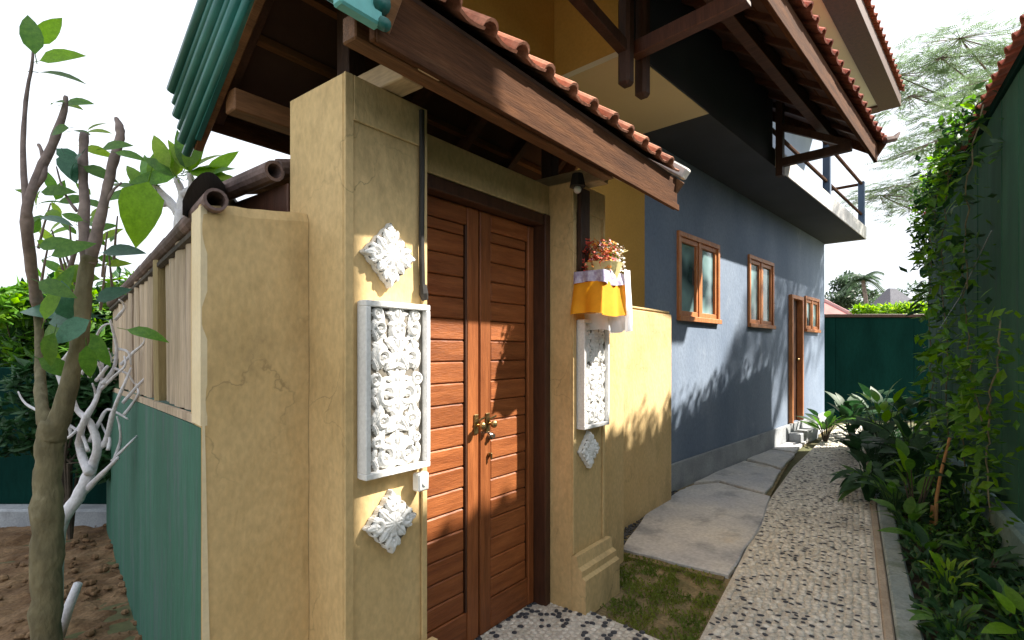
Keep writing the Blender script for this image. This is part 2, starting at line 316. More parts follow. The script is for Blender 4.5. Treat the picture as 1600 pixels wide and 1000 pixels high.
# garden soil on the left of the fence: uneven sheet
def sheet(poly_fn, x0, x1, y0, y1, nx, ny, zfn):
    m = MB(); idx = {}
    for i in range(nx + 1):
        for j in range(ny + 1):
            x = x0 + (x1 - x0) * i / nx; y = y0 + (y1 - y0) * j / ny
            idx[i, j] = len(m.v); m.v.append((x, y, zfn(x, y)))
    for i in range(nx):
        for j in range(ny):
            x = x0 + (x1 - x0) * (i + .5) / nx; y = y0 + (y1 - y0) * (j + .5) / ny
            if poly_fn(x, y): m.f.append((idx[i, j], idx[i + 1, j], idx[i + 1, j + 1], idx[i, j + 1])); m.mi.append(0)
    return m
from mathutils import noise
nz3 = lambda x, y, s, a, o=0: a * noise.noise(Vector((x * s, y * s, o)))
FMi = FM('F').inverted()
def leftof(x, y):
    q = FMi @ Vector((x, y, 0)); return q.y > -.1 or q.x < 0 and x < -1.0
soil = sheet(leftof, -5.5, -.9, .4, 6.5, 110, 140, lambda x, y: -.01 + nz3(x, y, 2, .03) + nz3(x, y, 9, .028, 3) + nz3(x, y, 24, .012, 5))
soil.build('soil', 'soil', kind='structure', smooth=False)
m = MB()
for i in range(900):
    x = random.uniform(-3.6, -1.05); y = random.uniform(1.2, 5.2)
    if leftof(x, y):
        r = random.choice([.008, .012, .018, .028]); m.sphere((x, y, r * .4 + nz3(x, y, 2, .03)), r, 6, 4, (random.uniform(.7, 1.4), random.uniform(.7, 1.3), random.uniform(.5, .9)))
m.build('soil_clods', 'soil', kind='stuff', label='loose brown clods of earth scattered over the garden soil')
# path: mortar bed with pebbles
path_edge = [(-2.0, .66), (2.0, .665), (4.2, .68), (5.92, .71), (7.6, .66), (9.27, .53), (10.9, .39), (12.6, .25)]
def pe(s):
    for (a, ya), (b, yb) in zip(path_edge, path_edge[1:]):
        if a <= s <= b: return ya + (yb - ya) * (s - a) / (b - a)
    return path_edge[-1][1]
PR = -.126
path = thing('path', None, None, (4, .25, 0), 'R', kind='structure')
m = MB(); m.prism([(-2.0, PR)] + [(12.6, PR)] + [(s, y) for s, y in reversed(path_edge)], -.08, .02); m.build('path_bed', 'mortar', path)
def dome(r, n=7, h=.55):
    m = MB(); vs = []
    for q, (rr, z) in enumerate(((1, -.15), (.93, .35 * h * 2), (.55, .8 * h * 1.5))):
        for k in range(n):
            a = 2 * math.pi * (k + .3 * q) / n; vs.append((r * rr * math.cos(a), r * rr * math.sin(a), r * z * .8))
    vs.append((0, 0, r * .8 * h * 1.75))
    fs = [(q * n + k, q * n + (k + 1) % n, (q + 1) * n + (k + 1) % n, (q + 1) * n + k) for q in (0, 1) for k in range(n)]
    fs += [(2 * n + k, 2 * n + (k + 1) % n, 3 * n) for k in range(n)]
    return vs, fs
DV, DF = dome(1.0); DVa = np.array(DV)
def pebble_field(pts, z, name, m_, parent, lab=None):
    V = []; F_ = []; n = len(DV)
    for i, (x, y, rx, ry, a) in enumerate(pts):
        c, s_ = math.cos(a), math.sin(a); P = DVa * np.array([rx, ry, min(rx, ry) * .5])
        Q = np.stack([P[:, 0] * c - P[:, 1] * s_ + x, P[:, 0] * s_ + P[:, 1] * c + y, P[:, 2] + z], 1); V.append(Q)
        F_.extend([tuple(j + i * n for j in f) for f in DF])
    m = MB(); m.v = np.concatenate(V).tolist(); m.f = F_; m.mi = [0] * len(F_)
    return m.build(name, m_, parent, smooth=True, kind='stuff', label=lab)
pale, dark = [], []
sp = .041
row = 0; s_ = 1.2
while s_ < 12.3:
    yy = PR + .03; k = 0; e = pe(s_) - .02
    while yy < e:
        bend = .10 * math.sin(yy * 7 + .6) + .05 * math.sin(s_ * 1.9)
        x = s_ + bend + random.uniform(-.006, .006); y = yy + random.uniform(-.006, .006)
        if y < e and x > 1:
            if random.random() < (.34 if row % 2 == 0 else .10): dark.append((x, y, random.uniform(.007, .013), random.uniform(.011, .021), random.uniform(-.9, .9)))
            else: pale.append((x, y, random.uniform(.018, .024), random.uniform(.020, .027), random.uniform(0, 3)))
        yy += sp * random.uniform(.9, 1.1); k += 1
    s_ += sp * .88; row += 1
dark.sort(key=lambda q: q[0])
pebble_field(pale, .02, 'pale_pebbles', 'pebble_pale', path, 'cream pebbles set in rows in the mortar')
def single_pebbles(pts, z, parent, m_):
    mm = MB(); mm.add([(v[0], v[1], v[2] * .8) for v in DV], DF); me = mm.mesh('pebble', m_, smooth=True)
    for (x, y, rx, ry, a) in pts:
        inst('pebble', me, parent, Matrix.Translation((x, y, z)) @ Matrix.Rotation(a, 4, 'Z') @ Matrix.Diagonal((rx, ry, min(rx, ry) * .7, 1)))
near = [q for q in dark if q[0] > 2.75][:280]; ns_ = set(id(q) for q in near)
single_pebbles(near, .022, path, 'pebble_dark')
pebble_field([q for q in dark if id(q) not in ns_], .022, 'dark_pebbles', 'pebble_dark', path, 'small dark pebbles between the cream ones')
m = MB(); m.box(-2, 12.6, PR - .05, PR - .002, -.08, .035, b=.008); m.build('path_edging', 'kerb_tan', path)
# bed kerb
kb = thing('bed_kerb', 'grey green concrete kerb between the pebble path and the planting bed', 'kerb', (4, PR - .1, 0), 'R')
for i in range(15):
    m = MB(); a = -1.5 + i * .95; m.box(a, a + .94, PR - .17, PR - .054, -.08, .055 + random.uniform(-.004, .004), b=.012); m.build('kerb_block', 'kerb_grey', kb)
# bed soil
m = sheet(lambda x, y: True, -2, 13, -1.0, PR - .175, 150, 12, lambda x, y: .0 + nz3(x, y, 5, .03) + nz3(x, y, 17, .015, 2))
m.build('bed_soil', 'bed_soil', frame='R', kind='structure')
# door apron
apron = thing('door_apron', None, None, (*G2(2.0, 1.4), 0), 'W', kind='structure')
AP = [G2(.55, 1.95), G2(2.62, 1.95), (.42, 3.02), (.85, 2.61), R2(1.0, .69), G2(.3, 1.2)]
m = MB(); m.prism(AP, -.08, .024); m.build('apron_bed', 'mortar', apron)
def inpoly(x, y, P):
    c = False; n = len(P)
    for i in range(n):
        (x1, y1), (x2, y2) = P[i], P[(i + 1) % n]
        if (y1 > y) != (y2 > y) and x < (x2 - x1) * (y - y1) / (y2 - y1) + x1: c = not c
    return c
ap_p, ap_d = [], []
for i in range(80):
    for j in range(80):
        x = -1.1 + i * .037 + random.uniform(-.007, .007) + (j % 2) * .018; y = .9 + j * .032 + random.uniform(-.006, .006)
        if inpoly(x, y, AP) and y > 1.6:
            (ap_d if random.random() < .24 else ap_p).append((x, y, random.uniform(.014, .021), random.uniform(.012, .018), random.uniform(0, 3)))
pebble_field(ap_p, .024, 'pale_pebbles', 'pebble_pale', apron, 'light grey pebbles at the foot of the door')
dn = [q for q in ap_d if q[1] > 2.55][:120]; di = set(id(q) for q in dn)
single_pebbles(dn, .026, apron, 'pebble_dark')
pebble_field([q for q in ap_d if id(q) not in di], .026, 'dark_pebbles', 'pebble_dark', apron)
# grass patch
GP = [(.42, 3.02), (.85, 2.61), R2(3.9, .70), B2(3.50, 1.30), B2(3.42, 2.09), (.60, 3.55)]
GP2 = [(.30, 3.05), (.60, 2.3), R2(2.2, .64), R2(4.0, .66), B2(3.56, 1.30), B2(3.46, 2.2), (.50, 3.6)]
gx = sheet(lambda x, y: inpoly(x, y, GP2), .2, 1.7, 2.1, 4.1, 80, 100, lambda x, y: -.004 + nz3(x, y, 6, .012) + nz3(x, y, 20, .008, 4))
gx.build('lawn_soil', 'lawn_soil', kind='structure')
m = MB()
for i in range(15000):
    x = random.uniform(.3, 1.6); y = random.uniform(2.4, 4.1)
    if not inpoly(x, y, GP): continue
    if nz3(x, y, 5, 1, 8) + nz3(x, y, 14, .6, 9) < random.uniform(-.30, .12): continue
    a = random.uniform(0, 6.28); h = random.uniform(.008, .03); l_ = random.uniform(.008, .028); ww = random.uniform(.0018, .004)
    dx, dy = math.cos(a), math.sin(a)
    m.add([(x - dy * ww, y + dx * ww, 0), (x + dy * ww, y - dx * ww, 0), (x + dx * l_ * .5 + dy * ww * .7, y + dy * l_ * .5 - dx * ww * .7, h), (x + dx * l_, y + dy * l_, h * .75)], [(0, 1, 2), (0, 2, 3)])
m.build('grass', 'grass_blade', kind='stuff', label='sparse short grass on brown earth between the gate pillar and the path')
# paving slabs
pav = thing('slab_paving', None, None, (*B2(5, 2.2), 0), 'B', kind='structure')
ORG[pav.name] = (0, 0, 0); pav.matrix_world = FM('B')
m = MB(); m.prism([(3.3, 2.75), (3.45, 1.35), (5.7, 1.76), (7.65, 2.12), (9.0, 2.36), (11.9, 2.5), (11.9, 2.75)], -.08, .012); m.build('paving_bed', 'lawn_soil', pav)
slabs = [[(3.45, 2.10), (3.47, 1.72), (3.52, 1.34), (4.6, 1.50), (5.70, 1.75), (5.78, 2.0), (5.90, 2.36), (5.62, 2.52), (5.30, 2.53), (4.3, 2.38)],
         [(5.80, 1.83), (6.3, 1.90), (7.02, 2.03), (7.18, 2.24), (7.30, 2.57), (6.6, 2.58), (5.72, 2.56), (6.0, 2.38), (5.88, 2.1)],
         [(7.12, 2.06), (7.9, 2.16), (8.3, 2.22), (8.36, 2.57), (7.42, 2.575), (7.3, 2.3)],
         [(8.42, 2.25), (9.2, 2.35), (9.3, 2.57), (8.46, 2.575)],
         [(9.3, 2.36), (10.2, 2.42), (10.25, 2.53), (9.4, 2.57)],
         [(10.3, 2.43), (11.4, 2.48), (11.5, 2.57), (10.36, 2.56)]]
for i, P in enumerate(slabs):
    c = (sum(p[0] for p in P) / len(P), sum(p[1] for p in P) / len(P)); h = .034 + random.uniform(-.004, .006)
    # subdivide outline a little for an irregular broken edge
    Q = []
    for a, b in zip(P, P[1:] + P[:1]):
        for k in range(4):
            f = k / 4; Q.append((a[0] + (b[0] - a[0]) * f + random.uniform(-.012, .012) * (k > 0), a[1] + (b[1] - a[1]) * f + random.uniform(-.010, .010) * (k > 0)))
    m = MB(); m.prism(Q, .0, h - .008)
    inner = [(c[0] + (x - c[0]) * .985, c[1] + (y - c[1]) * .98) for x, y in Q]; n = len(Q)
    o = len(m.v); m.v += [(x, y, h - .008) for x, y in Q] + [(x, y, h) for x, y in inner]
    m.f += [tuple(range(o + n, o + 2 * n))] + [(o + k, o + (k + 1) % n, o + n + (k + 1) % n, o + n + k) for k in range(n)]; m.mi += [0] * (n + 1)
    m.f.pop(1); m.mi.pop(1)
    m.build('paving_slab', 'slab_concrete', pav)
m = MB()
for i in range(420):
    t = random.uniform(3.5, 5.3); y = 2.12 + (t - 3.5) * .23 + random.uniform(0, .16); r = random.uniform(.008, .02)
    m.sphere((t, y + .02, .015), r, 5, 3, (1, 1.2, .6))
m.build('gravel', 'pebble_dark', frame='B', kind='stuff', label='dark gravel strip along the foot of the low yellow wall')

# ------------------------------------------------------------------ gate (frame G)
def pillar(u0, u1, label, recess_side):
    t = thing('gate_pillar', label, 'gate pillar', ((u0 + u1) / 2, 1.77, 0), 'G', group='pillars of the gate')
    m = MB(); m.box(u0, u1, 1.60, 1.951, 0, 2.467, b=.006); m.build('shaft', 'yellow_plaster', t)
    for a, b in ((u0, u0 + .036), (u1 - .028, u1)):
        m = MB(); m.box(a, b, 1.588, 1.598, .34, 2.467, b=.003); m.build('edge_strip', 'yellow_plaster', t)
    m = MB(); m.box(u0 + .036, u1 - .028, 1.588, 1.598, 2.31, 2.467, b=.003); m.build('top_band', 'yellow_plaster', t)
    m = MB(); m.extr([(1.598, 0), (1.598, .335), (1.565, .335), (1.555, .275), (1.53, .26), (1.53, .225), (1.508, .212), (1.508, 0)], u0 - .0, u1 + .035)
    m.build('plinth', 'yellow_plaster', t)
    return t
PL = pillar(1.093, 1.475, 'tall yellow plastered gate pillar left of the wooden door, with the full carved panel', 1)
PRt = pillar(2.587, 2.967, 'yellow plastered gate pillar right of the wooden door, behind the orange cloth', 0)
def wallthing(name, label, cat, boxes, mt, frame, origin, group=None):
    t = thing(name, label, cat, origin, frame, group)
    return t
# left wing wall with rounded worn top
t = thing('wing_wall', 'short yellow plastered wall left of the gate, ending at the green fence', 'wall', (.9, 1.9, 0), 'G')
m = MB()
nu, nzv = 24, 60
def wingtop(u): return 1.965 + (u - .72) * .12 + nz3(u, 0, 14, .006)
poly = []
V = {}
for side, y in ((0, 1.813), (1, 2.02)):
    us = (.7235, .772)[side]
    for i in range(nu + 1):
        u = us + (1.091 - us) * i / nu
        for j in range(nzv + 1):
            z = wingtop(u) * j / nzv; r = 0
            if j == nzv: z -= .0
            yy = y + nz3(u, z, 5, .003, side) * (1 if side == 0 else -1)
            if j == nzv: yy += .012 if side == 0 else -.012
            V[side, i, j] = len(m.v); m.v.append((u, yy, z))
for i in range(nu):
    for j in range(nzv):
        m.f.append((V[0, i, j], V[0, i + 1, j], V[0, i + 1, j + 1], V[0, i, j + 1])); m.f.append((V[1, i, j], V[1, i, j + 1], V[1, i + 1, j + 1], V[1, i + 1, j]))
    m.f.append((V[0, i, nzv], V[0, i + 1, nzv], V[1, i + 1, nzv], V[1, i, nzv]))
for j in range(nzv):
    m.f.append((V[0, 0, j], V[0, 0, j + 1], V[1, 0, j + 1], V[1, 0, j]))
m.mi = [0] * len(m.f)
m.build('wall_face', 'yellow_plaster', t, smooth=False)
m = MB(); m.add([(.724, 1.8095, -.02), (.758, 1.8095, -.02), (.724, 1.8095, 1.31), (.731, 1.8095, 1.31), (.73, 1.83, -.02), (.758, 1.83, -.02), (.73, 1.83, 1.31), (.731, 1.83, 1.31)], [(0, 1, 3, 2), (0, 2, 6, 4), (1, 5, 7, 3), (2, 3, 7, 6), (4, 6, 7, 5), (0, 4, 5, 1)]); m.build('end_strip', 'cream_edge', t, label='sunlit strip on the wall corner, put into a pale cream colour')  # sunlight on the corner drawn as a tapered cream strip
fu = lambda q: .720 + .1965 * q
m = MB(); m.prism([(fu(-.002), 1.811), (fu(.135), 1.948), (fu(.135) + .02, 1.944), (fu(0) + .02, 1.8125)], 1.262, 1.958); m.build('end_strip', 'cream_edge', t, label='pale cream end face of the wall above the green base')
# right wing + low wall
t = thing('wing_wall', 'yellow plastered wall return just right of the right gate pillar', 'wall', (3.2, 1.85, 0), 'G')
m = MB(); m.box(2.969, 3.455, 1.70, 2.0, 0, 1.80, b=.008); m.build('wall_face', 'yellow_plaster', t)
m = MB(); m.box(2.969, 3.455, 1.71, 1.99, 1.802, 1.83, b=.006); m.build('coping', 'yellow_plaster', t)
t = thing('low_wall', 'low yellow plastered garden wall between the gate and the blue house', 'wall', (4.4, 2.07, 0), 'G')
m = MB(); m.box(3.457, 5.11, 2.0, 2.16, 0, 1.86, b=.012); m.build('wall_face', 'yellow_plaster', t)
m = MB(); m.box(3.457, 5.05, 1.997, 2.163, 1.862, 1.885, b=.008); m.build('coping', 'yellow_plaster', t)
# lintel
t = thing('door_lintel', 'olive shaded plaster lintel above the wooden double door', 'lintel', (2.03, 1.8, 2.29), 'G')
m = MB(); m.box(1.477, 2.585, 1.75, 1.93, 2.292, 2.462, b=.004); m.build('lintel_beam', 'yellow_plaster', t)
# door
t = thing('double_door', 'brown wooden double door of horizontal planks between the gate pillars', 'door', (2.03, 1.83, 0), 'G')
m = MB(); m.box(1.477, 1.53, 1.742, 1.9, .02, 2.29, b=.004); m.build('frame_post', 'frame_wood', t)
m = MB(); m.box(2.532, 2.585, 1.742, 1.9, .02, 2.29, b=.004); m.build('frame_post', 'frame_wood', t)
m = MB(); m.box(1.53, 2.532, 1.752, 1.9, 2.225, 2.288, b=.004); m.build('frame_head', 'frame_wood', t)
def leaf(u0, u1, hinge_left):
    lf = thing('door_leaf', None, None, (0, 0, 0)); bpy.data.objects.remove(lf)
    m = MB(); m.box(u0, u1, 1.848, 1.868, .03, 2.222); L = m.build('door_leaf', 'frame_wood', t)
    s0 = .075 if hinge_left else .085; s1 = .085 if hinge_left else .055
    for a, b in ((u0, u0 + s0), (u1 - s1, u1)):
        m = MB(); m.box(a, b, 1.822, 1.846, .03, 2.222, b=.004); m.build('stile', 'door_wood_upright', L)
    m = MB(); m.box(u0 + s0 + .002, u1 - s1 - .002, 1.824, 1.846, .03, .19, b=.004); m.build('bottom_rail', 'door_wood', L)
    m = MB(); m.box(u0 + s0 + .002, u1 - s1 - .002, 1.824, 1.846, 2.13, 2.222, b=.004); m.build('top_rail', 'door_wood', L)
    if hinge_left:
        m = MB(); m.box(u1 - s1 - .016, u1 - s1 - .004, 1.820, 1.840, .192, 2.128, b=.002); m.build('bead', 'frame_wood', L)
    z = .194; k = 0
    me = MB(); wd = (u1 - s1 - .018) - (u0 + s0 + .003); me.box(0, wd, 0, .018, 0, .101, b=.006); me = me.mesh('plank', 'door_wood')
    while z < 2.1:
        hgt = min(.1045, 2.128 - z)
        if hgt < .03: break
        o = inst('plank', me, L, Matrix.Translation((u0 + s0 + .003, 1.828 + random.uniform(-.001, .002), z)) @ Matrix.Diagonal((1, 1, hgt / .1045, 1)))
        z += .1045
    return L
LL = leaf(1.532, 2.046, True); RL = leaf(2.058, 2.530, False)
m = MB(); m.box(2.0475, 2.0565, 1.835, 1.86, .03, 2.222); m.build('meeting_gap', 'frame_wood', t)
def handle(parent, u, z, lock=False):
    m = MB(); m.box(u - .016, u + .016, 1.815, 1.8215, z - .05, z + .05, b=.002)
    m.tube([(u, 1.82, z - .005), (u, 1.785, z - .005)], .008, 8); m.sphere((u, 1.775, z - .005), .020, 10, 6, (1, .8, 1))
    m.tube([(u, 1.80, z + .02), (u + .035, 1.79, z + .035)], .006, 6)
    m.build('handle', 'brass', parent, smooth=False)
handle(LL, 2.022, 1.125); handle(RL, 2.112, 1.125)
m = MB(); m.tube([(2.13, 1.822, 1.055), (2.13, 1.805, 1.055)], .018, 12); m.tube([(2.13, 1.805, 1.055), (2.13, 1.79, 1.055)], .011, 10); m.build('lock', 'steel', RL)
m = MB(); m.tube([(2.125, 1.822, .955), (2.125, 1.81, .955)], .013, 12); m.box(2.12, 2.13, 1.80, 1.81, .93, .965, b=.002); m.build('lock', 'brass', RL)

# carved stone ------------------------------------------------------------
def relief_h(X, Y, W_, H_):
    """height map of mirrored scrolls and leaves; X,Y arrays in metres centred"""
    ax = np.abs(X); h = np.full(X.shape, 0.0)
    def petal(cx, cy, a, L, w_, hh):
        nonlocal h
        c, s = math.cos(a), math.sin(a); dx = ax - cx; dy = Y - cy; u = (dx * c + dy * s) / L; v = (-dx * s + dy * c) / w_
        r = 1 - u * u - (v / (.35 + .65 * np.clip(1 - u, 0, 1))) ** 2
        q = np.sqrt(np.clip(r, 0, 1)) * hh * (1 - .35 * np.exp(-(v / .12) ** 2)); h = np.maximum(h, q)
    def ring(cx, cy, r, w_, hh, a0=None):
        nonlocal h
        d = np.hypot(ax - cx, Y - cy); th = np.arctan2(Y - cy, ax - cx)
        rr = r * (1 - .16 * ((th - (a0 or 0)) % (2 * math.pi)) / math.pi)
        q = np.sqrt(np.clip(1 - ((d - rr) / w_) ** 2, 0, 1)) * hh; h = np.maximum(h, q)
        q = np.sqrt(np.clip(1 - (d / (r * .34)) ** 2, 0, 1)) * hh * 1.1; h = np.maximum(h, q)
    return petal, ring, lambda: h
def panel_relief(W_, H_, nx, ny):
    xs = np.linspace(-W_ / 2, W_ / 2, nx); ys = np.linspace(-H_ / 2, H_ / 2, ny); X, Y = np.meshgrid(xs, ys)
    petal, ring, get = relief_h(X, Y, W_, H_)
    n = 5; st = H_ / n
    for k in range(n):
        cy = -H_ / 2 + st * (k + .5) + (0, .012, -.010, .008, -.004)[k]
        rr = (.034, .024, .038, .028, .022)[k]
        ring(W_ * (.20, .26, .18, .24, .30)[k], cy - .012, rr, rr * .32, .022, 1.0 + k * 1.3)
        if k % 2: petal(W_ * .1, cy - .02, 2.2, .05, .018, .024); petal(W_ * .33, cy + .02, 2.0, .045, .015, .02)
        ring(W_ * (.36, .12, .38, .1, .34)[k], cy + st * .36, .017 + .003 * (k % 3), .007, .017, 2.0)
        petal(.0, cy + st * .42, 1.57, .034, .020, .024)
        petal(.012, cy + st * .12, .9, .040, .014, .021); petal(.020, cy - st * .38, -.35, .036, .013, .019)
        petal(W_ * .38, cy - st * .30, 1.1, .030, .012, .018); petal(W_ * .40, cy, -1.2, .026, .012, .016)
        petal(W_ * .12, cy + st * .36, .2, .028, .011, .018); petal(.0, cy - st * .12, 1.57, .022, .014, .022)
    for k in range(n * 2):
        cy = -H_ / 2 + st * (k + .5) / 2
        petal(W_ * .28, cy + .008 * math.sin(k * 2.1), .6 + k * .4, .040, .018, .010); petal(W_ * .08, cy + .02, -.8 + k * .3, .036, .016, .011)
    petal(0, 0, 1.57, .05, .03, .026); ring(.0, H_ * .36, .035, .012, .022, .5)
    for a in range(8): petal(0, H_ * .36, a * .785, .042, .012, .016)
    return X, Y, get() * .78
def height_mesh(name, X, Y, Hh, base, mats, thick, M, keep=None):
    """grid facing -y, height towards -y, with sides"""
    ny, nx = X.shape; m = MB()
    m.v = [(float(X[j, i]), float(-(Hh[j, i]) - base), float(Y[j, i])) for j in range(ny) for i in range(nx)]
    for j in range(ny - 1):
        for i in range(nx - 1):
            if keep is not None and not keep[j, i]: continue
            hh = (Hh[j, i] + Hh[j + 1, i + 1] + Hh[j, i + 1] + Hh[j + 1, i]) / 4
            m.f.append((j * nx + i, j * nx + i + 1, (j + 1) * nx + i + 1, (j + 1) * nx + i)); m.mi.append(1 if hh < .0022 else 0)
    if keep is None:
        o = len(m.v); x0, x1, z0, z1 = X[0, 0], X[0, -1], Y[0, 0], Y[-1, 0]
    return m
PW, PH = .304, .632
def carved_panel(u, z, label, group):
    t = thing('stone_carving', label, 'carving', (u, 1.586, z), 'G', group)
    u0, u1, z0, z1 = u - PW / 2, u + PW / 2, z - PH / 2, z + PH / 2; fw = .022
    m = MB(); m.box(u0 + .003, u1 - .003, 1.566, 1.5965, z0 + .003, z1 - .003); m.build('back_slab', 'carved_stone', t)
    m = MB()
    for a, b, c, d in ((u0, u1, z0, z0 + fw), (u0, u1, z1 - fw, z1), (u0, u0 + fw, z0 + fw, z1 - fw), (u1 - fw, u1, z0 + fw, z1 - fw)):
        m.box(a, b, 1.542, 1.5875, c, d, b=.003)
    m.build('border', 'carved_stone', t)
    X, Y, Hh = panel_relief(PW - 2 * fw, PH - 2 * fw, 92, 200)
    m = height_mesh('relief', X, Y, Hh, 0, None, 0, None)
    m.v = [(x + u, y + 1.5655, zz + z) for x, y, zz in m.v]
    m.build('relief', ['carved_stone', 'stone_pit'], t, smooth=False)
    return t
carved_panel(1.297, 1.362, 'white carved stone panel of scrolls hung on the left gate pillar beside the door', 'carved stone panels on the gate pillars')
carved_panel(2.785, 1.364, 'white carved stone panel on the right gate pillar, under the orange cloth', 'carved stone panels on the gate pillars')
def diamond(u, z, R, label):
    t = thing('carved_diamond', label, 'carved tile', (u, 1.586, z), 'G', 'carved stone diamonds on the gate pillars')
    n = 80; xs = np.linspace(-R, R, n); X, Y = np.meshgrid(xs, xs)
    petal, ring, get = relief_h(X, Y, 2 * R, 2 * R)
    def P(cx, cy, a, L, w_, h): petal(cx, cy, a, L, w_, h)
    for a in range(8): P(0, 0, a * math.pi / 4, R * .46, .018, .030)
    for sx, sy in ((0, .55), (0, -.55), (.55, 0)):
        ring(sx * R, sy * R, R * .20, .010, .022, 1)
        P(sx * R * 1.3, sy * R * 1.3, math.atan2(sy, sx), R * .24, .016, .024)
    for sy in (1, -1):
        P(R * .34, sy * R * .34, sy * .785, R * .22, .02, .026); P(R * .20, sy * R * .62, sy * 1.2, R * .2, .013, .02); P(R * .62, sy * R * .20, sy * .4, R * .2, .013, .02)
    Hh = get() * .6
    # lobed, stepped outline
    A = np.abs(X) + np.abs(Y); along = (X - Y * np.sign(X * Y + 1e-9)) ; sc_ = .955 * R + .022 * R * np.cos((np.abs(X) - np.abs(Y)) / R * 13)
    ins = A < sc_
    keep = ins.copy()
    m = height_mesh('r', X, Y, Hh, .012, None, 0, None, keep[:, :])
    # rim: side wall from the grid boundary back to the pillar
    ny, nx = X.shape; cells = set()
    for j in range(ny - 1):
        for i in range(nx - 1):
            if keep[j, i]: cells.add((j, i))
    off = len(m.v); m.v += [(x, .012, z_) for x, y, z_ in m.v[:ny * nx]]
    for (j, i) in cells:
        for (dj, di, a, b) in ((-1, 0, (j, i), (j, i + 1)), (1, 0, (j + 1, i), (j + 1, i + 1)), (0, -1, (j, i), (j + 1, i)), (0, 1, (j, i + 1), (j + 1, i + 1))):
            if (j + dj, i + di) not in cells:
                p_, q_ = a[0] * nx + a[1], b[0] * nx + b[1]; m.f.append((p_, q_, q_ + off, p_ + off)); m.mi.append(0)
    # drop unused verts
    used = sorted(set(k for f in m.f for k in f)); mpn = {k: i for i, k in enumerate(used)}
    m.v = [m.v[k] for k in used]; m.f = [tuple(mpn[k] for k in f) for f in m.f]
    m.v = [(x + u, y + 1.5855, zz + z) for x, y, zz in m.v]
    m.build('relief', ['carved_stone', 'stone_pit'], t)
diamond(1.277, 1.852, .125, 'white carved stone diamond above the left panel on the gate pillar')
diamond(1.285, .862, .122, 'white carved stone diamond below the left panel, under the small white box')
diamond(2.752, .915, .115, 'small white carved diamond below the right panel on the gate pillar')
t = thing('doorbell_box', 'small white plastic box at the lower corner of the left carved panel', 'doorbell', (1.42, 1.586, 1.0), 'G')
m = MB(); m.box(1.392, 1.446, 1.545, 1.587, .955, 1.025, b=.006); m.build('box_body', 'white_plastic', t)
m = MB(); m.tube([(1.419, 1.545, .985), (1.419, 1.540, .985)], .010, 12); m.build('button', 'white_plastic', t)
m = MB(); m.tube([(1.438, 1.582, 2.45), (1.44, 1.582, 2.2), (1.437, 1.582, 1.95), (1.442, 1.582, 1.76)], .011, 8); m.tube([(1.442, 1.579, 1.76), (1.443, 1.576, 1.725), (1.45, 1.575, 1.70)], [.015, .018, .013], 8)
m.build('power_cable', 'black_rubber', frame='G', origin=(1.44, 1.58, 1.7), label='black cable running down the left gate pillar above the carved panel', cat='cable')

# gate roof ------------------------------------------------------------
def tile_mesh(w_=.18, L=.30, r=.036, th=.011, m_='terracotta'):
    prof = []
    n = 6
    for k in range(n + 1):
        a = math.pi * k / n; prof.append((r - r * math.cos(a), r * math.sin(a) * .95 + .006))
    for x in (.45, .62, .8, 1.0):
        xx = 2 * r + (w_ + .012 - 2 * r) * (x - .2) / .8; prof.append((xx, .004 - .008 * math.sin(math.pi * (x - .2) / .8)))
    N = len(prof); m = MB(); vs = []
    for y, dz in ((0, .016), (L, 0)):
        vs += [(x, y, z + dz) for x, z in prof]; vs += [(x, y, z + dz - th) for x, z in prof]
    fs = []
    for i in range(N - 1):
        fs += [(i, i + 1, 2 * N + i + 1, 2 * N + i), (N + i, 3 * N + i, 3 * N + i + 1, N + i + 1), (i, N + i, N + i + 1, i + 1)]
    fs += [(0, 2 * N, 3 * N, N), (N - 1, 2 * N - 1, 4 * N - 1, 3 * N - 1)]
    m.add(vs, fs); return m.mesh('roof_tile', m_)
def tiles(parent, me, u0, u1, y_e, z_e, y_r, z_r, w_=.18, course=.25):
    sgn = 1 if y_r > y_e else -1; L = math.hypot(y_r - y_e, z_r - z_e); ang = math.atan2(z_r - z_e, abs(y_r - y_e))
    rows = max(1, round(L / course)); n = int((u1 - u0) / w_)
    for r in range(rows):
        d = r * L / rows; y = y_e + sgn * d * math.cos(ang); z = z_e + d * math.sin(ang)
        for k in range(n):
            u = u0 + k * w_ + (0 if sgn > 0 else w_)
            M = Matrix.Translation((u, y + random.uniform(-.006, .006), z + random.uniform(-.003, .003))) @ (Matrix.Rotation(math.pi, 4, 'Z') if sgn < 0 else Matrix()) @ Matrix.Rotation(ang, 4, 'X') @ Matrix.Rotation(random.uniform(-.02, .02), 4, 'Y')
            inst('roof_tile', me, parent, M)
def slopebox(m, u0, u1, y0, z0, y1, z1, th):   # slab following a slope, z = top
    ang = math.atan2(z1 - z0, y1 - y0); nx_, nz_ = -math.sin(ang) * th, math.cos(ang) * th
    m.extr([(y0, z0), (y1, z1), (y1 - nx_, z1 - nz_), (y0 - nx_, z0 - nz_)], u0, u1); return m
gr = thing('gate_roof', 'small gabled roof of orange clay tiles over the gate with a green ribbed verge', 'roof', (2.1, 1.85, 2.45), 'G')
U0, U1, YR, ZR = .93, 3.26, 1.85, 3.07
ye, ze, yb, zb = 1.215, 2.585, 2.47, 2.55
tm = tile_mesh()
tiles(gr, tm, U0 + .06, U1, ye - .02, ze - .005, YR, ZR)
tiles(gr, tm, U0 + .06, U1, yb + .03, zb - .01, YR, ZR)
m = MB(); slopebox(m, U0 + .02, U1 - .02, ye + .015, ze - .012, YR, ZR - .012, .012); slopebox(m, U0 + .02, U1 - .02, YR, ZR - .012, yb - .01, zb - .010, .012); m.build('roof_lining', 'lining_wood', gr)
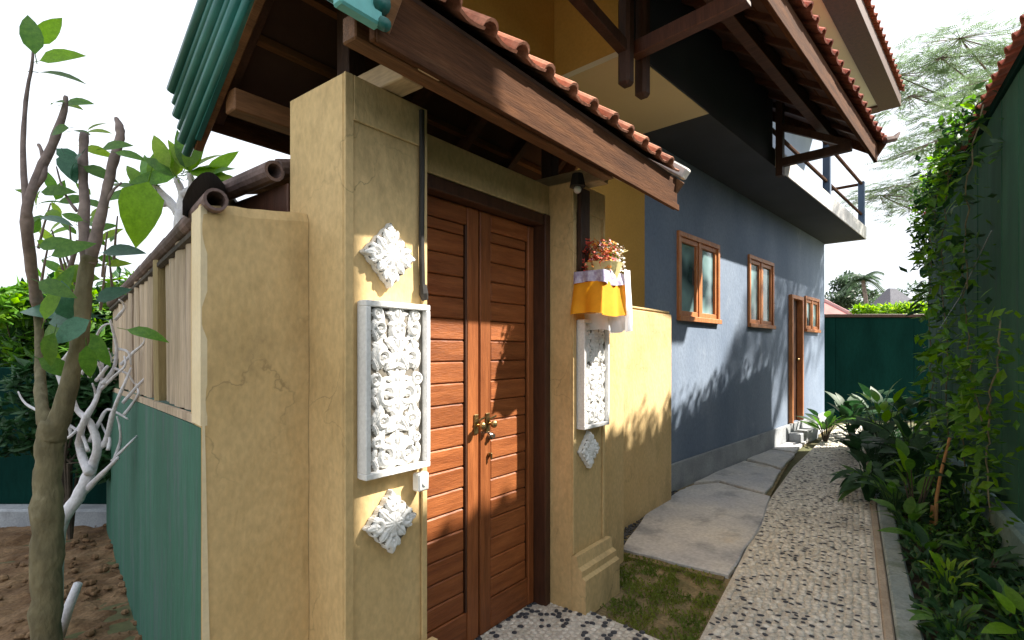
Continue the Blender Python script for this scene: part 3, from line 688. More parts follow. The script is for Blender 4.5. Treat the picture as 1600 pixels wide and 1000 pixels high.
for i in range(6):
    for y0, z0, y1, z1 in ((ye + .05, ze - .03, YR - .02, ZR - .045), (yb - .02, zb - .025, YR + .02, ZR - .045)):
        m = MB(); u = U0 + .10 + i * .43; m.beam((u, y0, z0 - .02), (u, y1, z1 - .02), .055, .07, .004); m.build('rafter', 'rafter_wood', gr)
for (y0, z0, y1, z1) in ((ye + .05, ze, YR, ZR), (yb, zb, YR, ZR)):
    for f in (.18, .5, .8):
        m = MB(); y = y0 + (y1 - y0) * f; z = z0 + (z1 - z0) * f; m.box(U0 + .03, U1 - .03, y - .02, y + .02, z - .055, z - .026); m.build('batten', 'beam_wood', gr)
m = MB(); m.box(U0 + .02, U1 - .005, 1.238, 1.268, 2.385, 2.572, b=.004); m.build('fascia_board', 'fascia_wood', gr)
m = MB(); m.box(U0 + .02, U1 - .005, 1.225, 1.236, 2.372, 2.412, b=.003); m.build('fascia_trim', 'fascia_wood', gr)
m = MB(); m.box(1.0, 2.72, 1.40, 1.47, 2.47, 2.555, b=.005); m.build('eave_beam', 'beam_wood', gr)
m = MB(); m.box(1.0, U1 - .1, 2.20, 2.28, 2.47, 2.56, b=.005); m.build('eave_beam', 'beam_wood', gr)
m = MB(); m.box(1.0, U1 - .1, 1.81, 1.89, 2.90, 2.985, b=.005); m.build('ridge_beam', 'dark_wood', gr)
for u in (1.30, 2.74):
    m = MB(); m.box(u - .05, u + .05, 1.31, 1.398, 2.471, 2.56, b=.004); m.box(u - .05, u + .05, 1.474, 2.195, 2.471, 2.56, b=.004); m.build('cross_beam', 'pale_beam', gr)
    m = MB(); m.box(u - .04, u + .04, 1.81, 1.89, 2.565, 2.895, b=.004); m.build('king_post', 'dark_wood', gr)
m = MB(); m.box(U0 + .02, U1 - .01, yb - .04, yb - .015, zb - .10, zb - .02, b=.004); m.build('fascia_board', 'fascia_wood', gr)
for k in range(10):
    m = MB(); u = U0 + .02 + k * .235
    V = []; n = 8
    for uu, r in ((u, .088), (u + .26, .078)):
        V += [(uu, YR + r * math.cos(math.pi * j / n), ZR - .02 + r * math.sin(math.pi * j / n)) for j in range(n + 1)]
    m.add(V, [(j, j + 1, n + 2 + j, n + 1 + j) for j in range(n)]); m.build('ridge_tile', 'terracotta', gr)
# right verge cap in pale mortar
m = MB()
for y0, z0, y1, z1 in ((ye - .03, ze + .01, YR, ZR + .02), (yb + .03, zb + .01, YR, ZR + .02)): m.beam((U1 + .01, y0, z0), (U1 + .01, y1, z1), .075, .07, .01)
m.build('verge_cap', 'mortar_cap', gr, label='pale mortar cap on the right edge of the roof')
m = MB()
for y0, z0, y1, z1 in ((ye + .02, ze - .10, YR, ZR - .09), (yb - .02, zb - .10, YR, ZR - .09)): m.beam((U1 - .015, y0, z0), (U1 - .015, y1, z1), .025, .14, .003)
m.build('barge_board', 'beam_wood', gr)
# left green ribbed verge: three ribs on each slope
for y0, z0, y1, z1 in ((ye - .03, ze, YR, ZR), (yb + .05, zb - .02, YR, ZR)):
    for k in range(6):
        dz = .065 - k * .050; x_ = U0 - .035 + k * .010
        m = MB(); m.tube([(x_, y0, z0 + dz - .0), (x_, (y0 + y1) / 2, (z0 + z1) / 2 + dz), (x_, y1, z1 + dz)], .026 if k % 2 == 0 else .018, 10); m.build('verge_rib', 'green_rib', gr, smooth=True, label='green painted ribbed verge tile')
    m = MB(); m.beam((U0 + .045, y0, z0 - .12), (U0 + .045, y1, z1 - .12), .035, .14, .004); m.build('barge_board', 'beam_wood', gr)
    m = MB(); m.beam((U0 + .025, y0 + (y1 - y0) * .04, z0 - .065), (U0 + .025, y1, z1 - .065), .02, .21); m.build('verge_board', 'green_rib', gr)
m = MB(); m.box(U0 - .12, U0 + .015, 1.195, 1.235, 2.40, 2.56, b=.006); m.build('verge_end', 'teal_paint', gr)
t = thing('ceiling_lamp', 'small dark lamp with a white pattern under the gate roof above the right pillar', 'lamp', (2.5, 1.50, 2.5), 'G')
m = MB(); m.tube([(2.52, 1.52, 2.47), (2.52, 1.52, 2.40)], [.03, .045], 10); m.build('lamp_base', 'black_rubber', t)
m = MB(); m.sphere((2.52, 1.52, 2.385), .022, 10, 6); m.build('bulb', 'white_plastic', t)

# offering shrine with cloth ------------------------------------------------
t = thing('offering_shelf', 'wooden offering shelf wrapped in orange and white cloth on the right gate pillar', 'shrine', (2.72, 1.50, 1.70), 'G')
m = MB(); m.box(2.60, 2.86, 1.42, 1.584, 1.80, 1.822, b=.003); m.build('shelf_board', 'dark_wood', t)
m = MB(); m.box(2.62, 2.72, 1.555, 1.584, 1.823, 2.43, b=.003); m.build('back_board', 'dark_wood', t)
m = MB(); m.beam((2.65, 1.57, 1.735), (2.65, 1.44, 1.79), .02, .02); m.beam((2.83, 1.57, 1.735), (2.83, 1.44, 1.79), .02, .02); m.build('bracket', 'dark_wood', t)
def skirt(name, ring_top, ring_bot, zt, zb_, mt, folds=26, amp=.008, rows=10, ph=0, wob=.01, sub=None):
    """cloth hanging round a rectangle; rings are (u0,u1,y0) front rectangles"""
    m = MB(); n = 72
    def per(r, f):
        u0, u1, y0 = r; y1 = 1.583; L1 = y1 - y0; L2 = u1 - u0; T = 2 * L1 + L2; d = f * T
        if d < L1: return (u0, y1 - d, -1, 0)
        if d < L1 + L2: return (u0 + d - L1, y0, 0, -1)
        return (u1, y0 + d - L1 - L2, 1, 0)
    for j in range(rows + 1):
        q = j / rows
        for i in range(n + 1):
            f = i / n; a = per(ring_top, f); b = per(ring_bot, f); u = a[0] + (b[0] - a[0]) * q; y = a[1] + (b[1] - a[1]) * q
            w_ = amp * (.25 + q) * math.sin(f * folds + ph + math.sin(f * 9) * 1.3); z = zt + (zb_ - zt) * q + wob * q * math.sin(f * 11 + ph)
            m.v.append((u + a[2] * w_, y + a[3] * w_, z))
    for j in range(rows):
        for i in range(n): m.f.append((j * (n + 1) + i, j * (n + 1) + i + 1, (j + 1) * (n + 1) + i + 1, (j + 1) * (n + 1) + i)); m.mi.append(0)
    o = m.build(name, mt, t, smooth=True)
    return o
skirt('cloth_skirt', (2.59, 2.875, 1.40), (2.545, 2.90, 1.385), 1.885, 1.70, 'orange_cloth', 34, .010)
skirt('cloth_band', (2.585, 2.87, 1.396), (2.58, 2.88, 1.392), 1.945, 1.875, 'purple_cloth', 46, .008, 4)
m = MB()
n = 14
for j in range(13):
    q = j / 12; 
    for i in range(n + 1):
        f = i / n; u = 2.80 + .16 * f + .02 * q; z = 1.97 - .31 * q - .05 * math.sin(f * 3 + 1) * q
        y = 1.385 - .012 * math.sin(f * 16 + q * 2) * (.4 + q) + .10 * max(0, f - .45) 
        m.v.append((u, y - .006, z))
for j in range(12):
    for i in range(n): m.f.append((j * (n + 1) + i, j * (n + 1) + i + 1, (j + 1) * (n + 1) + i + 1, (j + 1) * (n + 1) + i)); m.mi.append(0)
m.build('hanging_cloth', 'white_cloth', t, smooth=True, label='white cloth hanging down at the right corner')
skirt('under_cloth', (2.70, 2.93, 1.43), (2.74, 2.99, 1.44), 1.715, 1.615, 'white_cloth', 30, .012)
# flower offering
of = thing('flower_offering', 'basket of red, orange and white flowers set on the orange draped shelf', 'offering', (2.73, 1.47, 1.90), 'G')
m = MB(); m.tube([(2.73, 1.48, 1.89), (2.73, 1.48, 1.955), (2.73, 1.48, 2.0)], [.08, .10, .115], 14); m.build('basket', 'palm_weave', of)
for mt, n, lab in (('petal_red', 110, 'x'), ('petal_orange', 90, 'x'), ('petal_pink', 80, 'x'), ('petal_white', 110, 'x'), ('leaf_mid', 50, 'x')):
    m = MB()
    for i in range(n):
        side = {'petal_red': -.05, 'petal_orange': -.03, 'petal_pink': 0, 'petal_white': .07, 'leaf_mid': 0}[mt]
        a = random.uniform(0, 6.28); r = .12 * math.sqrt(random.random()); c = Vector((2.73 + side + r * math.cos(a), 1.47 + r * .7 * math.sin(a), 2.0 + random.uniform(-.05, .12)))
        for k in range(3):
            d = Vector((random.gauss(0, 1), random.gauss(0, 1), random.gauss(0, 1))).normalized() * random.uniform(.012, .022); e = d.orthogonal().normalized() * .008
            m.add([c, c + d * .6 + e, c + d, c + d * .6 - e], [(0, 1, 2, 3)])
    m.build('flowers' if mt != 'leaf_mid' else 'greens', mt, of, kind='stuff')
for k in range(6):
    m = MB(); a = random.uniform(-.5, 1.2); b = Vector((2.78 + k * .012, 1.45, 2.03)); m.tube([b, b + Vector((.05 * math.sin(a), -.02, .05)), b + Vector((.14 * math.sin(a), -.03, .07))], .0025, 5); m.build('incense_stick', 'palm_weave', of)

# ------------------------------------------------------------------ left fence (frame F)
fe = thing('fence', 'pale weathered slat fence on a painted green wall running back from the yellow wall', 'fence', (1.7, 0, 0), 'F')
ft = lambda s: 1.965 - .02 * s
fg = lambda s: 1.255 - .022 * s
m = MB(); m.add([(.008, .0, -.05), (3.75, .0, -.05), (3.75, -.14, -.05), (.08, -.14, -.05), (.008, .0, fg(0)), (3.75, .0, fg(3.75)), (3.75, -.14, fg(3.75)), (.08, -.14, fg(0))],
                [(0, 1, 2, 3), (4, 5, 6, 7), (0, 1, 5, 4), (1, 2, 6, 5), (2, 3, 7, 6), (3, 0, 4, 7)])
m.build('green_base', 'green_wall', fe)
s_ = .14; k = 0
while s_ < 3.6:
    wdt = random.choice([.15, .17, .19, .21]); m = MB(); olive = k in (5,)
    if olive: wdt = .09
    a, b = s_ + .006, s_ + wdt - .006; y0 = -.075 + random.uniform(-.012, .012) + (.02 if olive else 0); tl = random.uniform(-.008, .008)
    zb0, zt0 = fg(s_) + .035, ft(s_) - .02
    n = 5; vs = []
    for j, z in enumerate((zb0, (zb0 + zt0) / 2, zt0)):
        for i in range(n + 1):
            f = i / n; vs.append((a + (b - a) * f + tl * j, y0 + .035 + .014 * math.sin(math.pi * f) + .003 * math.sin(j * 2 + k), z))
        for i in range(n + 1):
            f = 1 - i / n; vs.append((a + (b - a) * f + tl * j, y0, z))
    R_ = 2 * (n + 1)
    fs = [(j * R_ + i, j * R_ + (i + 1) % R_, (j + 1) * R_ + (i + 1) % R_, (j + 1) * R_ + i) for j in (0, 1) for i in range(R_)] + [tuple(range(R_)), tuple(range(2 * R_, 3 * R_))]
    m.add(vs, fs); m.build('slat', 'slat_olive' if olive else 'slat_wood', fe)
    s_ += wdt; k += 1
m = MB(); m.add([(.13, -.018, fg(0) + .001), (3.7, -.018, fg(3.7) + .001), (3.7, -.002, fg(3.7) + .001), (.13, -.002, fg(0) + .001), (.13, -.018, fg(0) + .03), (3.7, -.018, fg(3.7) + .03), (3.7, -.002, fg(3.7) + .03), (.13, -.002, fg(0) + .03)],
                [(0, 1, 2, 3), (4, 5, 6, 7), (0, 1, 5, 4), (1, 2, 6, 5), (2, 3, 7, 6), (3, 0, 4, 7)]); m.build('bottom_rail', 'slat_wood', fe)
m = MB(); m.tube([(.02, -.03, ft(0) - .045), (3.7, -.03, ft(3.7) - .045)], .018, 6); m.build('top_rail', 'bark_dark', fe)
for k in range(9):
    m = MB(); a = -.03 + k * .42; m.pipe((a, -.035, ft(a) + .012), (a + .425, -.035, ft(a + .42) + .008), .036, .027); m.build('coping_pipe', 'old_tile', fe)
m = MB(); m.box(.12, 3.7, -.12, -.08, 1.80, 1.88); m.build('coping_bed', 'bark_dark', fe)
for s0 in (.9, 2.3):
    m = MB(); m.box(s0, s0 + .05, -.135, -.09, 1.2, 1.88); m.build('fence_post', 'dark_wood', fe)
# tiled coping behind the pillar (frame G, along y)
ct = thing('tile_coping', 'brown tiled coping on the inner wall behind the left gate pillar', 'roof', (1.1, 2.2, 1.9), 'G')
m = MB(); m.pipe((1.05, 2.42, 2.185), (1.05, 1.98, 2.19), .040, .028); m.build('roll_tile', 'old_tile', ct)
for k in range(7):
    m = MB(); y = 2.40 - k * .065
    m.pipe((1.08, y, 2.215), (1.40, y, 2.30), .036, .026, 10); m.build('roof_tile', 'old_tile', ct)
m = MB(); m.box(1.09, 1.14, 1.96, 2.40, 2.02, 2.15, b=.004); m.build('fascia_board', 'frame_wood', ct)
m = MB(); m.box(1.10, 1.45, 1.96, 2.42, 0, 2.018); m.build('inner_wall', 'ochre_plaster', ct)
# arched ridge end between the two pipes; black colour stands for its shadow
cp = thing('ridge_cap', 'arched ridge end, its shadow coloured black, between the two open pipe ends on the fence corner', 'roof tile', (.9, 2.1, 2.0), 'G')
A_ = FM('G').inverted() @ at(285, 314, 1.80); B_ = FM('G').inverted() @ at(352, 296, 2.2)
m = MB(); pts = []
for k in range(11):
    f = k / 10; p_ = A_.lerp(B_, f); p_.z = p_.z + .085 * math.sin(math.pi * f) ** .7; pts.append(p_)
dirv = Vector((0.25, .35, 0)); 
vs = [p_ for p_ in pts] + [p_ + dirv for p_ in pts] + [Vector((p_.x, p_.y, 1.96)) for p_ in pts] + [Vector((p_.x, p_.y, 1.96)) + dirv for p_ in pts]
n = 11
m.add(vs, [(i, i + 1, n + i + 1, n + i) for i in range(10)] + [(i, 2 * n + i, 2 * n + i + 1, i + 1) for i in range(10)] + [(n + i, n + i + 1, 3 * n + i + 1, 3 * n + i) for i in range(10)])
m.build('cap', 'shadow_tile', cp)

# ------------------------------------------------------------------ house (frame B)
YW = 2.616
hs = thing('house', 'two storey blue and ochre plastered house with overhanging balcony and tiled eaves', 'house', (7, 3.5, 0), 'B')
def wall_open(m, t0, t1, z0, z1, y0, y1, ops):
    ops = sorted(ops); x = t0
    for a, b, c, d in ops:
        m.box(x, a, y0, y1, z0, z1); m.box(a, b, y0, y1, z0, c) if c > z0 else None; m.box(a, b, y0, y1, d, z1); x = b
    m.box(x, t1, y0, y1, z0, z1)
W1 = (5.41, 6.53, 1.83, 2.80); W2 = (7.56, 8.62, 1.83, 2.83); DO = (9.44, 10.10, .31, 2.42); W3 = (10.36, 11.30, 1.84, 2.47)
m = MB(); wall_open(m, 4.72, 11.78, .30, 3.6, YW, YW + .18, [W1, W2, DO, W3]); m.box(11.6, 11.78, YW + .18, 9, 0, 3.6); m.build('blue_wall', 'blue_plaster', hs)
m = MB(); m.box(1.5, 3.288, YW, YW + .18, 0, 4.86); m.box(3.288, 4.718, YW, YW + .18, 0, 3.598); m.build('ochre_wall', 'ochre_plaster', hs)
m = MB(); m.box(5.0, 9.42, YW - .035, YW - .002, -.05, .30, b=.006); m.box(9.42, 11.83, YW - .035, YW + .17, -.05, .298, b=.006); m.box(4.72, 5.0, YW, YW + .17, 0, .298); m.box(4.9, 9.42, YW - .002, YW + .17, 0, .298); m.build('skirting', 'skirt_concrete', hs)
m = MB(); m.box(9.3, 10.4, 2.40, 2.578, -.03, .17, b=.01); m.build('door_step', 'skirt_concrete', hs)
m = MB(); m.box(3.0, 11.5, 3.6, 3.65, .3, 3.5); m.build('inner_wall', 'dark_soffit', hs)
# windows
def window(a, b, c, d, sill=True):
    fr = MB(); e = .055
    y0, y1 = YW - .03, YW + .07
    for q in ((a, b, d - e, d), (a, b, c, c + e), (a, a + e, c + e, d - e), (b - e, b, c + e, d - e)): fr.box(q[0], q[1], y0, y1, q[2], q[3], b=.004)
    mid = (a + b) / 2; fr.box(mid - .03, mid + .03, y0 + .01, y1, c + e, d - e)
    F_ = fr.build('window', 'window_wood', hs)
    for x0, x1 in ((a + e, mid - .03), (mid + .03, b - e)):
        sa = MB(); g_ = .055
        for q in ((x0, x1, d - e - g_, d - e), (x0, x1, c + e, c + e + g_), (x0, x0 + g_, c + e + g_, d - e - g_), (x1 - g_, x1, c + e + g_, d - e - g_)): sa.box(q[0] + .002, q[1] - .002, y0 + .02, y1 - .02, q[2] + .001, q[3] - .001, b=.004)
        sa.build('sash', 'window_wood', F_)
        p_ = MB(); p_.box(x0 + g_ - .005, x1 - g_ + .005, y1 - .055, y1 - .049, c + e + g_ - .005, d - e - g_ + .005); p_.build('pane', 'window_glass', F_)
    s = MB(); s.box(a - .01, b + .01, YW - .05, YW - .032, c - .005, c + .05, b=.004); s.build('sill', 'window_wood', F_)
window(*W1); window(*W2); window(*W3)
fr = MB(); a, b, c, d = DO
for q in ((a, b, d - .06, d), (a, a + .06, c, d - .06), (b - .06, b, c, d - .06)): fr.box(q[0], q[1], YW - .06, YW + .1, q[2], q[3], b=.004)
D_ = fr.build('door', 'window_wood', hs); dm = MB(); dm.box(a + .06, b - .06, YW + .03, YW + .065, c, d - .06)
dm.build('door_leaf', 'frame_wood', D_); dm = MB(); dm.sphere((b - .12, YW + .0, 1.35), .025); dm.build('handle', 'brass', D_)
# upper floor box and balcony slab
YO = 1.936
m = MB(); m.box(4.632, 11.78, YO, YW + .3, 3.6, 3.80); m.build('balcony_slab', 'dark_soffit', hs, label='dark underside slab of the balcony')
m = MB(); m.box(3.29, 4.63, YO, YW + .3, 3.6, 3.64); m.build('soffit', 'cream_paint', hs)
m = MB(); m.box(3.292, 4.63, YO + .002, YW + .3, 3.642, 5.1); m.build('upper_end', 'ochre_plaster', hs)
m = MB(); m.box(3.294, 4.63, YO - .014, YO - .002, 3.602, 5.1); m.build('shaded_upper_wall', 'dark_soffit', hs)  # thin dark sheet over the ochre front, painted in for the eave shade
m = MB(); m.box(4.632, 6.40, YO + .004, YW + .3, 3.802, 5.1); m.build('shaded_upper_wall', 'dark_soffit', hs)  # deep shade under the eaves put into the dark wall colour
m = MB(); m.box(6.46, 11.80, YO - .02, YO - .003, 3.585, 3.82, b=.003); m.box(11.783, 11.80, YO - .003, YW + .2, 3.585, 3.82); m.build('slab_edge', 'mortar_cap', hs)
m = MB(); m.box(6.40, 11.3, YW + .02, YW + .15, 3.802, 5.70); m.build('balcony_wall', 'balcony_blue', hs)
rl = MB(); rl.tube([(6.46, YO + .05, 4.62), (11.72, YO + .05, 4.62)], .028, 8); rl.build('balcony_rail', 'fascia_wood', hs)
rl = MB(); rl.tube([(6.46, YO + .05, 4.05), (11.72, YO + .05, 4.05)], .024, 8); rl.build('balcony_rail', 'fascia_wood', hs)
rl = MB(); rl.tube([(11.72, YO + .05, 4.62), (11.72, YW + .6, 4.62)], .028, 8); rl.build('balcony_rail', 'fascia_wood', hs)
for tt in (9.1, 11.72):
    m = MB(); m.box(tt - .05, tt + .05, YO + .0, YO + .1, 3.822, 4.66, b=.006); m.build('balcony_post', 'post_blue', hs)
# brackets under the lower roof
m = MB(); m.box(6.41, 6.50, YO - .095, YO - .022, 3.47, 4.55, b=.005); m.build('bracket_post', 'dark_wood', hs)
m = MB(); m.beam((6.455, YO - .06, 3.62), (6.455, 1.18, 3.63), .07, .09, .004); m.build('bracket_arm', 'dark_wood', hs)
m = MB(); m.beam((6.455, YO - .08, 4.02), (6.455, 1.20, 3.66), .06, .07, .004); m.build('bracket_strut', 'dark_wood', hs)
for k, tt in enumerate((3.14, 3.36)):
    m = MB(); m.box(tt - .045, tt + .045, YO - .10, YO - .01, 3.28, 4.5, b=.02); m.build('hanging_post', 'dark_wood', hs)
for tt in (3.25,):
    m = MB(); m.beam((tt, YO - .05, 3.56), (tt, 1.12, 3.60), .08, .10, .004); m.build('bracket_arm', 'frame_wood', hs)
    m = MB(); m.beam((tt - .06, YO - .05, 3.52), (tt - .9, YO - .05, 3.66), .07, .08, .004); m.build('bracket_strut', 'dark_wood', hs)
# lower roof
YE, ZE = 1.05, 3.86; YT, ZT = 3.3, 5.35
TE = 7.25
lr = hs
m = MB(); slopebox(m, .6, TE - .03, YE + .05, ZE - .02, YT, ZT - .02, .018); m.build('roof_lining', 'lining_wood', hs)
tr = tile_mesh(.20, .30, .038, .012, 'terracotta_red')
eave_tiles = thing('eave', None, None); bpy.data.objects.remove(eave_tiles)
rf = MB(); rf.box(.6, TE - .02, YE + .02, YE + .055, ZE - .22, ZE - .02, b=.004); RF = rf.build('roof', 'fascia_wood', hs, label='lower tiled roof over the brackets')
tiles(RF, tr, 1.25, TE, YE - .04, ZE - .005, YE + 1.15, ZE + 1.15 * (ZT - ZE) / (YT - YE), .20, .28)
m = MB(); slopebox(m, .8, TE, YE + 1.0, ZE + .02 + 1.0 * .662, YT, ZT + .02, .02); m.build('roof_sheet', 'terracotta_red', RF)
sl_ = (ZT - ZE) / (YT - YE)
for k in range(14):
    tt = 1.0 + k * .44
    m = MB(); m.beam((tt, YE + .10, ZE - .075 + .1 * sl_), (tt, YT, ZT - .075), .055, .09, .004); m.build('rafter', 'rafter_wood', RF)
for f in (.12, .28, .45, .62, .8):
    m = MB(); y = YE + (YT - YE) * f; z = ZE + (ZT - ZE) * f; m.box(1.3, TE - .04, y - .02, y + .02, z - .065, z - .035); m.build('batten', 'fascia_wood', RF)
m = MB(); m.beam((1.3, YE + .42, ZE + .09), (TE - .02, YE + .42, ZE + .09), .09, .13, .004); m.build('purlin', 'rafter_wood', RF)
m = MB(); m.beam((TE, YE - .03, ZE - .07), (TE, YT, ZT - .07), .04, .2, .004); m.build('barge_board', 'fascia_wood', RF)
m = MB(); m.beam((TE + .02, YE - .06, ZE + .03), (TE + .02, YT, ZT + .03), .10, .07, .015); m.build('verge_tile', 'terracotta_red', RF)
m = MB(); m.tube([(TE - .05, YE - .05, ZE - .0), (TE + .05, YE - .13, ZE + .03), (TE + .10, YE - .17, ZE + .10)], [.04, .035, .012], 7); m.build('roof_finial', 'old_tile', RF)
# upper roof
Y2, Z2, T2 = 1.30, 5.75, 11.2
m = MB(); m.box(5.5, T2, Y2 + .32, 5.0, Z2 - .02, Z2 + .01); m.build('upper_soffit', 'cream_paint', hs)
m = MB(); m.box(5.5, T2, Y2 + .02, Y2 + .318, Z2 - .06, Z2 + .16, b=.004); UR = m.build('roof', 'frame_wood', hs, label='upper tiled roof with cream soffit')
m = MB(); m.box(T2 - .25, T2 + .02, Y2 + .32, 5.0, Z2 - .06, Z2 - .022, b=.004); m.build('end_board', 'frame_wood', UR)
for k in range(26):
    M = Matrix.Translation((5.6 + k * .215, Y2 - .03, Z2 + .17)) @ Matrix.Rotation(.5, 4, 'X'); inst('roof_tile', tr, UR, M)
m = MB(); m.extr([(Y2 + .1, Z2 + .20), (3.6, Z2 + 1.5), (3.6, Z2 + 1.45), (Y2 + .1, Z2 + .15)], 5.5, T2 + .05); m.build('roof_sheet', 'terracotta_red', UR)
m = MB(); m.box(11.15, 11.30, YW + .16, 4.9, 3.802, 5.70); m.build('upper_room_wall', 'balcony_blue', hs)

# ------------------------------------------------------------------ right wall (frame R)
YRW = -.95
rw = thing('boundary_wall', 'tall green panelled boundary wall on the right with vines over its tiled top', 'wall', (5, YRW, 0), 'R')
me = MB(); me.box(0, .488, 0, .05, 0, 3.14, b=.006);  me = me.mesh('panel', 'green_panel')
for k in range(15):
    inst('panel', me, rw, Matrix.Translation((3.08 + k * .49, YRW - .07 + random.uniform(-.004, .004), .32)))
for k in range(4):
    m = MB(); s0 = 3.2 + k * 2.35; m.box(s0 - .05, s0 + .05, YRW - .17, YRW - .075, 0, 3.44); m.build('wall_post', 'dark_green_panel', rw)
m = MB(); m.box(3.06, 10.42, YRW - .10, YRW + .05, -.05, .30, b=.02); m.build('footing', 'footing_blue', rw)
m = MB(); m.box(3.06, 10.42, YRW - .16, YRW - .0, 3.465, 3.54, b=.005); m.build('top_rail', 'dark_green_panel', rw)
tw = tile_mesh(.20, .34, .038, .012, 'terracotta_red')
for k in range(35):
    M = Matrix.Translation((3.3 + k * .205, YRW + .06, 3.53 + random.uniform(-.004, .004))) @ Matrix.Rotation(math.pi, 4, 'Z') @ Matrix.Rotation(.35, 4, 'X'); inst('coping_tile', tw, rw, M)
# added unseen pier shading the left wing wall, and lower wall continuing the boundary towards and behind the camera
nb = thing('shade_pier', 'added tall green pier at the near end of the boundary wall, beyond the right edge', 'pier', (2.9, YRW - .1, 0), 'R')
m = MB(); m.box(2.66, 3.13, YRW - .35, YRW + .02, 0, 5.1, b=.02); m.build('shaft', 'green_panel', nb)
m = MB(); m.box(2.60, 3.13, YRW - .41, YRW + .05, 5.102, 5.2, b=.02); m.build('cap', 'mortar_cap', nb)
nw = thing('near_wall', 'low green wall running on from the added pier behind the viewpoint', 'wall', (-2, YRW - .1, 0), 'R')
m = MB(); m.box(-8, 2.655, YRW - .15, YRW, 0, 2.35, b=.02); m.build('wall_face', 'green_panel', nw)
m = MB(); m.box(-8, 2.655, YRW - .19, YRW + .04, 2.352, 2.41, b=.01); m.build('coping', 'mortar_cap', nw)
# far dark green wall
fw = thing('far_wall', 'dark green painted wall closing the end of the passage', 'wall', (7.7, 11.6, 0))
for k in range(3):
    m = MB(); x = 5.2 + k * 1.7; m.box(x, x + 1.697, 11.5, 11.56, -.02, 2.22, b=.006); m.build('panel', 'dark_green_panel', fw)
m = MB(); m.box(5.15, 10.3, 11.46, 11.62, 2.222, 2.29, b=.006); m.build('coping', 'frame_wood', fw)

# ------------------------------------------------------------------ leaves
def leaf_mesh(name, m_, w_=.42, pt=1.0, curl=.18, fold=.12, seg=5, split=False):
    """unit-length leaf along +x, normal +z"""
    m = MB(); vs = []; 
    for i in range(seg + 1):
        f = i / seg; wd = w_ * .5 * math.sin(math.pi * min(1, f ** (.75 * pt)) ) ** .8 if 0 < f < 1 else .004
        z = -curl * f * f + .04 * math.sin(f * 3); vs += [(f, -wd, z + fold * wd), (f, 0, z), (f, wd, z + fold * wd)]
    fs = []
    for i in range(seg):
        for k in (0, 1): fs.append((i * 3 + k, (i + 1) * 3 + k, (i + 1) * 3 + k + 1, i * 3 + k + 1))
    m.add(vs, fs); m.tube([(-.22, 0, .0), (0, 0, 0)], .010, 4, cap=False)
    return m.mesh(name, m_, smooth=True)
LV = {k: leaf_mesh('leaf', k, w) for k, w in (('leaf_bright', .44), ('leaf_mid', .42), ('leaf_deep', .40), ('leaf_blue', .55), ('leaf_lime', .36), ('leaf_far', .4))}
LR = leaf_mesh('leaf', 'leaf_bright', .62, .8, .1); LRD = leaf_mesh('leaf', 'leaf_deep', .62, .8, .25); LN = leaf_mesh('leaf', 'leaf_deep', .14, 1.0, .35); LNM = leaf_mesh('leaf', 'leaf_mid', .24, 1.0, .3); LNB = leaf_mesh('leaf', 'leaf_deep', .30, 1.0, .45)
def orient(p, d, size, roll=0, up=Vector((0, 0, 1))):
    d = d.normalized(); s = up.cross(d); s = s.normalized() if s.length > .05 else Vector((1, 0, 0)); n = d.cross(s)
    M = Matrix(((d.x, s.x, n.x, p.x), (d.y, s.y, n.y, p.y), (d.z, s.z, n.z, p.z), (0, 0, 0, 1)))
    return M @ Matrix.Rotation(roll, 4, 'X') @ Matrix.Diagonal((size, size, size, 1))
def leafcloud(m, pts, size, wr=.4, up=.3, jit=.35):
    for p in pts:
        d = Vector((random.gauss(0, 1), random.gauss(0, 1), random.gauss(up, .6))).normalized(); s = size * random.uniform(1 - jit, 1 + jit)
        e = d.cross(Vector((random.gauss(0, .5), random.gauss(0, .5), 1))).normalized() * s * wr * .5; n = d.cross(e).normalized() * s * .08
        p = Vector(p); m.add([p, p + d * s * .45 + e, p + d * s, p + d * s * .45 - e, p + d * s * .5 - n], [(0, 4, 1), (1, 4, 2), (2, 4, 3), (3, 4, 0)])
# --- frangipani tree in the left foreground
ft_ = thing('frangipani_tree', 'grey stemmed young tree with pruned upright branches at the left edge', 'tree', (-1.74, 1.97, 0))
P = lambda x, y, Y=1.97: at(x, y, Y)
def knot(pts, r, sub=7):
    pts = [Vector(p) for p in pts]; Q = []; Rr = []
    for i in range(len(pts) - 1):
        p0, p1, p2, p3 = pts[max(i - 1, 0)], pts[i], pts[i + 1], pts[min(i + 2, len(pts) - 1)]
        for k in range(sub):
            f = k / sub; q = .5 * ((2 * p1) + (p2 - p0) * f + (2 * p0 - 5 * p1 + 4 * p2 - p3) * f * f + (3 * p1 - p0 - 3 * p2 + p3) * f ** 3)
            rr = r[i] + (r[i + 1] - r[i]) * f; bump_ = 1.14 if random.random() < .18 else random.uniform(.94, 1.05)
            Q.append(q + Vector((random.gauss(0, .05), random.gauss(0, .05), 0)) * rr); Rr.append(rr * bump_)
    Q.append(pts[-1]); Rr.append(r[-1]); return Q, Rr
m = MB()
m.tube(*knot([P(72, 1185), P(73, 1000), P(74, 850), P(76, 720), P(84, 660)], [.050, .047, .044, .043, .042]), 14, jit=.05)
m.build('trunk', 'bark_olive', ft_, smooth=True)
m = MB(); m.tube(*knot([P(80, 685), P(98, 640), P(118, 560), P(129, 505), P(130, 455), P(137, 415), P(142, 400)], [.040, .033, .027, .026, .025, .024, .023], 4), 12, jit=.05); m.tube(*knot([P(78, 672), P(66, 640), P(62, 560, 2.1), P(60, 470, 2.2)], [.030, .020, .016, .014], 5), 10, jit=.05)
m.build('limb', 'bark_olive', ft_, smooth=True)
